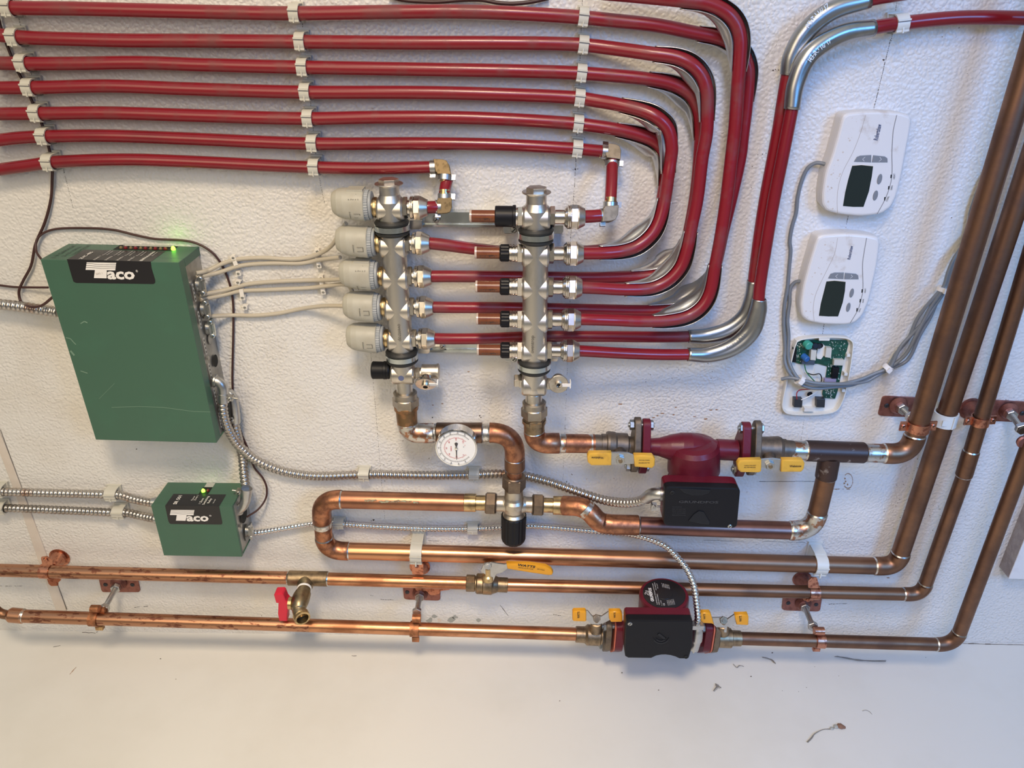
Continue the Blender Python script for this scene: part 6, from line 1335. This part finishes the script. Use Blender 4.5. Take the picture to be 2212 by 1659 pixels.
# ---------------------------------------------------------------- thermostats
def thermostat(label, z, out, lcd, b1, b2, chev, ovals, slots, seamR, seamL, logo_, words, D=27):
    o = [z(*k) for k in out]; T = thing('thermostat', label, 'thermostat', P(*o[len(o)//2], 2), 'wall thermostats')
    W = [P(x, y, 22) for x, y in rounded(o, 2, .25)]; n = len(W); c = sum(W, Vector())/n; q = MB()
    rings = []
    for d, s in ((.3, .985), (8, .995), (D-6, 1.0), (D-2.2, .985), (D-.6, .955), (D, .92)):
        rings.append([Vector((c.x+(v.x-c.x)*s, -d/1000, c.z+(v.z-c.z)*(1-(1-s)*.75))) for v in W])
    for i, (a, b) in enumerate(zip(rings, rings[1:])): q.add(a+b, [(k, (k+1) % n, n+(k+1) % n, n+k) for k in range(n)], 0, True)
    q.add(rings[-1], [tuple(range(n))], 0, False); q.add(rings[0], [tuple(range(n))], 0, False)
    q.build('housing', [THW], T)
    def pan(pts, name, m_, h=.4, mi=None, bev=0.0):
        q = MB(); q.prism([z(*k) for k in pts], D, D-1, D+h, 0, bev); return q.build(name, [m_], T)
    # soiled left flank panel
    lft = [z(*k) for k in seamL]; edge = [k for k in out]
    def line(pts, wd, name, m_=LIN):
        q = MB(); S = [z(*k) for k in pts]; V = smooth([P(x, y, D) for x, y in S], 5)
        for a, b in zip(V, V[1:]):
            t = (b-a).normalized(); s = t.cross(OUT)*wd; q.add([a+s+OUT*.0002, b+s+OUT*.0002, b-s+OUT*.0002, a-s+OUT*.0002], [(0, 1, 2, 3)], 0, False)
        return q.build(name, [m_], T)
    line(seamR, .00045, 'seam'); line(seamL, .00022, 'seam', mat('seam_faint', (.36, .31, .27), .7))
    q = MB()
    for k in range(46):
        t = random.random(); i = min(int(t*(len(seamL)-1)), len(seamL)-2); a, b = seamL[i], seamL[i+1]; f_ = t*(len(seamL)-1)-i
        L0 = min(out, key=lambda p: abs(p[1]-(a[1]+(b[1]-a[1])*f_))+(1e4 if p[0] > a[0] else 0)); s = random.uniform(.12, .9)
        x, y = (a[0]+(b[0]-a[0])*f_)*(1-s)+(L0[0])*s, a[1]+(b[1]-a[1])*f_; pz = P(*z(x, y), D+.15); r = random.choice([.0004, .0006, .0009, .0014])
        if s < .62: q.add([pz+X*(r*random.uniform(.6, 1.2)*math.cos(6.28*j/7))+Z*(r*random.uniform(.6, 1.2)*math.sin(6.28*j/7)) for j in range(7)], [tuple(range(7))], 0, False)
    q.build('grime_spots', [mat('grime', (.58, .50, .43), .8)], T, kind='stuff')
    pan(lcd, 'display', LCD, .25); pan(b1, 'button', BTN, .9, bev=.5); pan(b2, 'button', BTN, .9, bev=.5)
    lw = mat('display_lip', (.74, .66, .52), .5)
    line(lcd[:3], .0005, 'display_lip', lw)
    for (cx, cy), ch in zip(chev, '<>'):
        p0, p1 = z(cx, cy), z(cx+ (30 if z(1, 0)[0]-z(0, 0)[0] < .2 else 22), cy); q = MB(); s = -1 if ch == '<' else 1; a = P(*z(cx, cy), D+1.0); h = .0028
        for v in (1, -1): q.add([a+X*(s*.0014)+OUT*.0001, a+X*(s*.0014+.0006*-s)+OUT*.0001, a+X*(-s*.0014-.0006*s)+Z*v*h+OUT*.0001, a-X*(s*.0014)+Z*v*h+OUT*.0001], [(0, 1, 2, 3)], 0, False)
        q.build('chevron', [WHT], T)
    for (cx, cy, rx_, ry_) in ovals:
        pts = [(cx+rx_*math.cos(6.283*k/20)+ry_*.22*math.sin(6.283*k/20)*-1*-1, cy-ry_*math.sin(6.283*k/20)) for k in range(20)]; pan(pts, 'button', BTN, .9, bev=.4)
    for (x, y) in slots: sc_ = 1/(z(1, 0)[0]-z(0, 0)[0]); pan([(x-1.1*sc_, y-3.4*sc_), (x+1.5*sc_, y-3.8*sc_), (x+.9*sc_, y+3.6*sc_), (x-1.7*sc_, y+4.0*sc_)], 'slot', DRK, .2)
    for w_, (p0, p1, h) in [('Robertshaw', logo_)]+words:
        wtext(w_, z(*p0), z(*p1), D+.3, NAV if w_ == 'Robertshaw' else PRB, T, h, shear=.25 if w_ == 'Robertshaw' else 0, bold=.012 if w_ == 'Robertshaw' else 0)
    return T
za = lambda x, y: (1640+x/5.53, 200+y/5.53)
thermostat('upper white thermostat with grimy left flank, mounted sideways', za, [(980, 270), (1040, 235), (1250, 215), (1500, 215), (1700, 235), (1795, 270), (1812, 320), (1785, 500), (1735, 750), (1690, 1000), (1625, 1250), (1560, 1370), (1440, 1450), (1200, 1475), (950, 1450), (790, 1405), (738, 1330), (735, 1200), (772, 950), (850, 750), (920, 500)],
    [(1110, 875), (1220, 866), (1360, 880), (1345, 1000), (1310, 1180), (1245, 1365), (1120, 1365), (1000, 1355), (1025, 1200), (1060, 1050)], [(1165, 768), (1205, 752), (1338, 745), (1335, 832), (1130, 825)], [(1360, 748), (1500, 762), (1530, 785), (1532, 832), (1345, 832)], [(1245, 795), (1450, 797)], [(1437, 1033, 28, 62), (1387, 1228, 28, 60)], [(1575, 1000), (1547, 1137), (1500, 1268)],
    [(1643, 268), (1602, 450), (1585, 700), (1585, 980), (1560, 1120), (1500, 1280), (1408, 1450)], [(1270, 270), (1210, 480), (1120, 710), (1010, 920), (950, 1100), (930, 1300), (938, 1440)], ((1415, 572), (1462, 378), 9.5), [('HEAT', ((1620, 1030), (1627, 965), 4)), ('FAN', ((1590, 1160), (1597, 1112), 4)), ('COOL', ((1532, 1300), (1556, 1240), 4))])
zb = lambda x, y: (1640+x/3.6875, 480+y/3.6875)
thermostat('lower white thermostat with brown-tinged left flank, mounted sideways', zb, [(455, 112), (500, 92), (680, 80), (850, 93), (940, 112), (958, 150), (932, 350), (897, 500), (870, 620), (820, 735), (760, 795), (680, 813), (500, 808), (380, 785), (328, 740), (318, 650), (340, 500), (382, 340), (430, 180)],
    [(535, 472), (600, 466), (688, 475), (682, 550), (665, 640), (628, 750), (550, 750), (475, 745), (490, 650), (513, 560)], [(568, 410), (600, 400), (674, 400), (671, 452), (548, 447)], [(682, 402), (770, 410), (787, 422), (791, 453), (677, 453)], [(615, 430), (737, 433)], [(736, 563, 16, 36), (709, 677, 16, 36)], [(820, 547), (805, 625), (779, 697)],
    [(855, 125), (832, 260), (822, 350), (826, 530), (808, 630), (785, 700), (725, 803)], [(625, 125), (600, 250), (545, 370), (455, 560), (430, 680), (438, 790)], ((725, 298), (748, 188), 7), [('HEAT', ((848, 562), (852, 525), 3)), ('FAN', ((832, 640), (835, 612), 3)), ('COOL', ((800, 718), (812, 685), 3))])
# opened thermostat base
T = thing('opened_thermostat', 'opened thermostat base with exposed green circuit board', 'thermostat', P(1760, 890, 2), None)
out = [(290, 937), (340, 918), (500, 903), (680, 908), (735, 932), (745, 965), (733, 1080), (700, 1280), (655, 1430), (605, 1498), (500, 1522), (350, 1528), (220, 1518), (182, 1488), (176, 1430), (200, 1300), (240, 1120), (270, 990)]
W = [P(*zb(*k), 8) for k in out]; W = smooth(W+[W[0]], 4)[:-1]; n = len(W); c = sum(W, Vector())/n
def rg(d, s): return [Vector((c.x+(v.x-c.x)*s, -d/1000, c.z+(v.z-c.z)*(1-(1-s)*.7))) for v in W]
q = MB(); R_ = [rg(.3, .98), rg(12, 1.0), rg(13, .99), rg(13, .965), rg(4, .955)]
for a, b in zip(R_, R_[1:]): q.add(a+b, [(k, (k+1) % n, n+(k+1) % n, n+k) for k in range(n)], 0, False)
q.add(R_[-1], [tuple(range(n))], 0, False); q.add(R_[0], [tuple(range(n))], 0, False)
q.prism([zb(*k) for k in ((475, 922), (562, 922), (558, 942), (476, 942))], 12, 4, 13); q.prism([zb(*k) for k in ((360, 1480), (435, 1480), (432, 1506), (356, 1506))], 12, 4, 13)
for yy in (1050, 1200, 1290, 1330): q.prism([zb(*k) for k in ((700-(yy-1050)*.14, yy), (725-(yy-1050)*.14, yy), (722-(yy-1050)*.14, yy+22), (697-(yy-1050)*.14, yy+22))], 12, 4, 12.5)
q.build('base_tray', [THI], T)
q = MB(); q.prism([zb(*k) for k in ((300, 948), (480, 938), (700, 942), (712, 970), (690, 1060), (668, 1130), (650, 1230), (625, 1350), (605, 1408), (520, 1402), (505, 1375), (515, 1300), (530, 1250), (545, 1150), (470, 1128), (330, 1132), (272, 1112), (278, 1040))], 7, 4.5, 6.5); bd = q.build('circuit_board', [PCB], T)
q = MB()
for k in range(150):
    x, y = random.choice([(random.uniform(560, 690), random.uniform(950, 1130)), (random.uniform(545, 640), random.uniform(1130, 1280)), (random.uniform(525, 600), random.uniform(1330, 1400)), (random.uniform(290, 350), random.uniform(960, 1110))]); s = random.uniform(2, 5); pz = zb(x, y)
    q.add([P(*zb(x+a, y+b), 6.7) for a, b in ((-s*.6, -s), (s*.6, -s), (s*.6, s), (-s*.6, s))], [(0, 1, 2, 3)], 0, False)
q.build('solder_pads', [mat('pad_white', (.55, .58, .52), .4)], bd, kind='stuff')
def comp(px, db, df, m_, name, lab=None): q = MB(); q.prism([zb(*k) for k in px], df, db, df, 0, .3); q.build(name, [m_], bd, lab)
comp(((415, 1018), (458, 1020), (450, 1102), (408, 1098)), 6, 15, IVO, 'relay'); comp(((535, 1000), (580, 1005), (572, 1082), (526, 1076)), 6, 14, IVO, 'relay'); comp(((598, 1098), (678, 1100), (672, 1142), (594, 1140)), 6, 13, IVO, 'connector')
comp(((272, 1002), (300, 1002), (292, 1118), (264, 1116)), 6, 11, BLK, 'pin_header'); comp(((345, 1100), (445, 1104), (440, 1138), (340, 1132)), 6, 14, mat('terminal_slate', (.05, .07, .10), .4), 'terminal_block'); comp(((590, 1160), (640, 1162), (625, 1245), (578, 1243)), 6, 13, BLK, 'terminal_block'); comp(((525, 1250), (615, 1252), (612, 1275), (520, 1272)), 6, 12, mat('ribbon_lilac', (.30, .26, .38), .5), 'lilac_component')
def capac(a, b, r, m_, name): q = MB(); A, B = P(*zb(*a), 9), P(*zb(*b), 18); u = (B-A).normalized(); L_ = (B-A).length; q.lathe(A, u, [(0, r), (L_-.001, r), (L_, r*.85), (L_, 0)], 20); q.build(name, [m_], bd)
capac((375, 965), (402, 990), .0062, mat('cap_green', (.05, .33, .25), .4), 'capacitor'); capac((350, 1065), (385, 1095), .0048, mat('cap_blue', (.03, .13, .38), .35), 'capacitor'); capac((430, 980), (448, 985), .0045, BLK, 'capacitor'); capac((465, 985), (478, 988), .0040, BLK, 'capacitor')
for x in (310, 490): q = MB(); q.prism([zb(*k) for k in ((x-32, 1405), (x+35, 1408), (x+30, 1475), (x-34, 1472))], 12, 4, 13, 0, .5); q.build('terminal_block', [mat('terminal_dark', (.03, .033, .037), .4)], T)
for px in (((470, 975), (505, 968), (522, 985), (515, 1060), (490, 1092), (458, 1085), (455, 1060)),): q = MB(); q.prism([zb(*k) for k in px], 8, 4, 9, 0, .4); q.build('mounting_slot', [THI], T)
for x, y in ((488, 985), (403, 1370)): q = MB(); knob(q, P(*zb(x, y), 9), OUT, [(0, 4.2), (.8, 3.6), (.8, 0)], 16); q.build('mounting_screw', [BLK], T)
q = MB(); q.prism([zb(*k) for k in ((448, 1140), (540, 1146), (528, 1245), (430, 1240))], 5, 4, 4.4, 0); q.build('wire_opening', [IVW], T)
def wire(pts, m_, r=.0008, nm='wire'): MB().sweep(smooth([P(*zb(x, y), d) for x, y, d in pts], 6), r, 8).build(nm, [m_], T)
wire([(300, 1410, 14), (300, 1360, 16), (320, 1338, 14), (370, 1332, 12), (430, 1330, 10)], mat('wire_red', (.40, .02, .03), .4), nm='red_wire'); wire([(335, 1415, 14), (370, 1400, 16), (430, 1370, 14), (465, 1345, 10)], WHT, nm='white_wire'); wire([(360, 1135, 14), (375, 1190, 12), (410, 1235, 12), (445, 1270, 10)], mat('wire_green', (.03, .18, .06), .4), nm='green_wire'); wire([(380, 1200, 8), (430, 1215, 10), (480, 1208, 12), (497, 1240, 12), (495, 1280, 10)], BLK, nm='black_wire')
# grey thermostat cables and ties
def gcable(seq, label): return cable(seq, label, .0026, CAG, 'cable', 'grey thermostat cables', 'grey_cable')
def gp(s, dd): return [(*zb(x, y), d) for x, y, d in s]
tail = lambda o: [(2041+o, 618, 22), (2050+o, 588, 20), (2062+o, 560, 18), (2080+o, 533, 14), (2100, 500, 10)]
gcable([(1792, 357, 20), (1786, 355.5, 16), (1763, 352, 9), (1745, 363, 6), (1732, 390, 5), (1723, 426, 5), (1719.6, 459, 5), (1711, 489, 5), (1706, 521, 5), (1708, 540, 5), (1705, 575, 5), (1701, 621, 5), (1695, 656, 5), (1693, 697, 5), (1696, 751, 7), (1695, 778, 12), (1702, 800, 18), (1716, 817, 22), (1735, 833, 24), (1762, 839, 24), (1803, 836, 22), (1843, 831, 18), (1873, 817, 16), (1917, 792, 16), (1937, 762, 18), (1962, 732, 16), (1980, 691, 16), (1999, 664, 18), (2031, 627, 22)]+tail(-2), 'grey cable from the upper thermostat, joining the bundle')
gcable([(1742, 607, 20), (1736, 607.5, 14), (1718.6, 609, 8), (1707.5, 622, 6), (1705.5, 654, 5), (1701, 691, 5), (1703.7, 724, 6), (1703, 773, 12), (1712, 800, 20), (1727, 820, 26), (1748, 829, 28), (1781, 832, 28), (1819, 829, 24), (1857, 820, 20), (1889, 807, 18), (1919, 795, 20), (1955, 767, 22), (1978, 726, 22), (1996, 691, 20), (2010, 664, 20), (2034, 630, 24)]+tail(3), 'grey cable from the lower thermostat, joining the bundle')
gcable([(1687.5, 819, 18), (1705, 816, 22), (1729.5, 820, 28), (1759, 827, 30), (1795, 829, 30), (1830, 829, 26), (1870, 824, 18), (1900, 808, 16), (1922, 797, 16), (1960, 778, 14), (1987, 724, 14), (2009, 686, 14), (2030, 640, 20)]+tail(6), 'grey cable with a stub end over the opened thermostat base')
gcable([(1925, 791, 22), (1945, 750, 20), (1970, 722, 18), (1991, 700, 20), (2018, 662, 18), (2040, 628, 20), (2052, 590, 14), (2072, 545, 10), (2098, 510, 8)], 'innermost grey cable twisted through the right part of the bundle')
gcable([(2078, 545, 8), (2092, 500, 7), (2097, 460, 6), (2106, 430, 6), (2118, 400, 6), (2140, 360, 6)], 'grey cable bulging out left of the frontmost riser')
def tie(a, b, d, lab, r=.0075):
    A, B = P(*a, d), P(*b, d); u = (B-A).normalized(); T = thing('cable_tie', lab, 'cable tie', A, 'white cable ties'); q = MB(); q.lathe(A, u, [(0, r*.9), (0, r), ((B-A).length, r), ((B-A).length, r*.9)], 20); q.box(A+OUT*r+u*.002, u*.0035, u.cross(OUT)*.003, OUT*.002); q.build('tie_strap', [ZIP], T)
tie((2036, 628), (2039, 620), 20, 'white cable tie where the grey bundle meets the riser', .0088); tie((1914, 798), (1922, 790), 19, 'white cable tie halfway along the grey cable bundle'); tie((1724, 819), (1732, 824), 25, 'white cable tie over the opened thermostat base', .0080)
# ---------------------------------------------------------------- bits lying on the surface below
def fluff(label, pts, r=.0004, extra=0, spread=4, cat='debris', m_=FLUFF, blobs=()):
    q = MB(); 
    for e in range(1+extra):
        W = [PF(x+(random.uniform(-spread, spread) if e else 0), y+(random.uniform(-spread, spread)*.6 if e else 0), random.uniform(.6, 3)) for x, y in pts]; q.sweep(smooth(W, 4), r*random.uniform(.5, 1.1), 5)
    for x, y, rr, mi in blobs:
        c = PF(x, y, rr*1000*.45); n_ = 10
        q.lathe(c-Z*rr*.4, Z, [(0, rr*.5), (rr*.3, rr), (rr*.6, rr*.7), (rr*.8, rr*.2)], 7, mi, False)
    q.build('cobweb_debris', [m_, LEAF, GRY], None, label, cat, 'debris on the surface below')
fluff('grey cobweb strand ending in a brown leaf scrap, bottom right', [(1744, 1603), (1752, 1594), (1762, 1584), (1778, 1576), (1795, 1574), (1812, 1568)], .0006, 2, 2, blobs=((1797, 1573, .0035, 2), (1806, 1569, .0045, 2), (1816, 1568, .0062, 1), (1822, 1570, .0040, 1)))
fluff('long dark fibrous cobweb under the right end of the lowest pipe', [(1805, 1418), (1830, 1421), (1855, 1426), (1885, 1427), (1912, 1428)], .0005, 6, 3)
fluff('small hooked dark fibre right of the lower pump', [(1647, 1420), (1658, 1422), (1668, 1426), (1674, 1433)], .0006, 3, 2)
fluff('forked dark fibre just right of the lower pump flange', [(1584, 1434), (1592, 1442), (1598, 1438), (1606, 1439)], .0005, 1, 2)
fluff('tangled dark speck cluster below the lower pump', [(1541, 1492), (1548, 1483), (1547, 1478), (1558, 1486)], .0005, 5, 4)
fluff('thin grey hair on the surface near the right edge', [(1863, 1536), (1870, 1534), (1878, 1537), (1884, 1543)], .0005, 0)
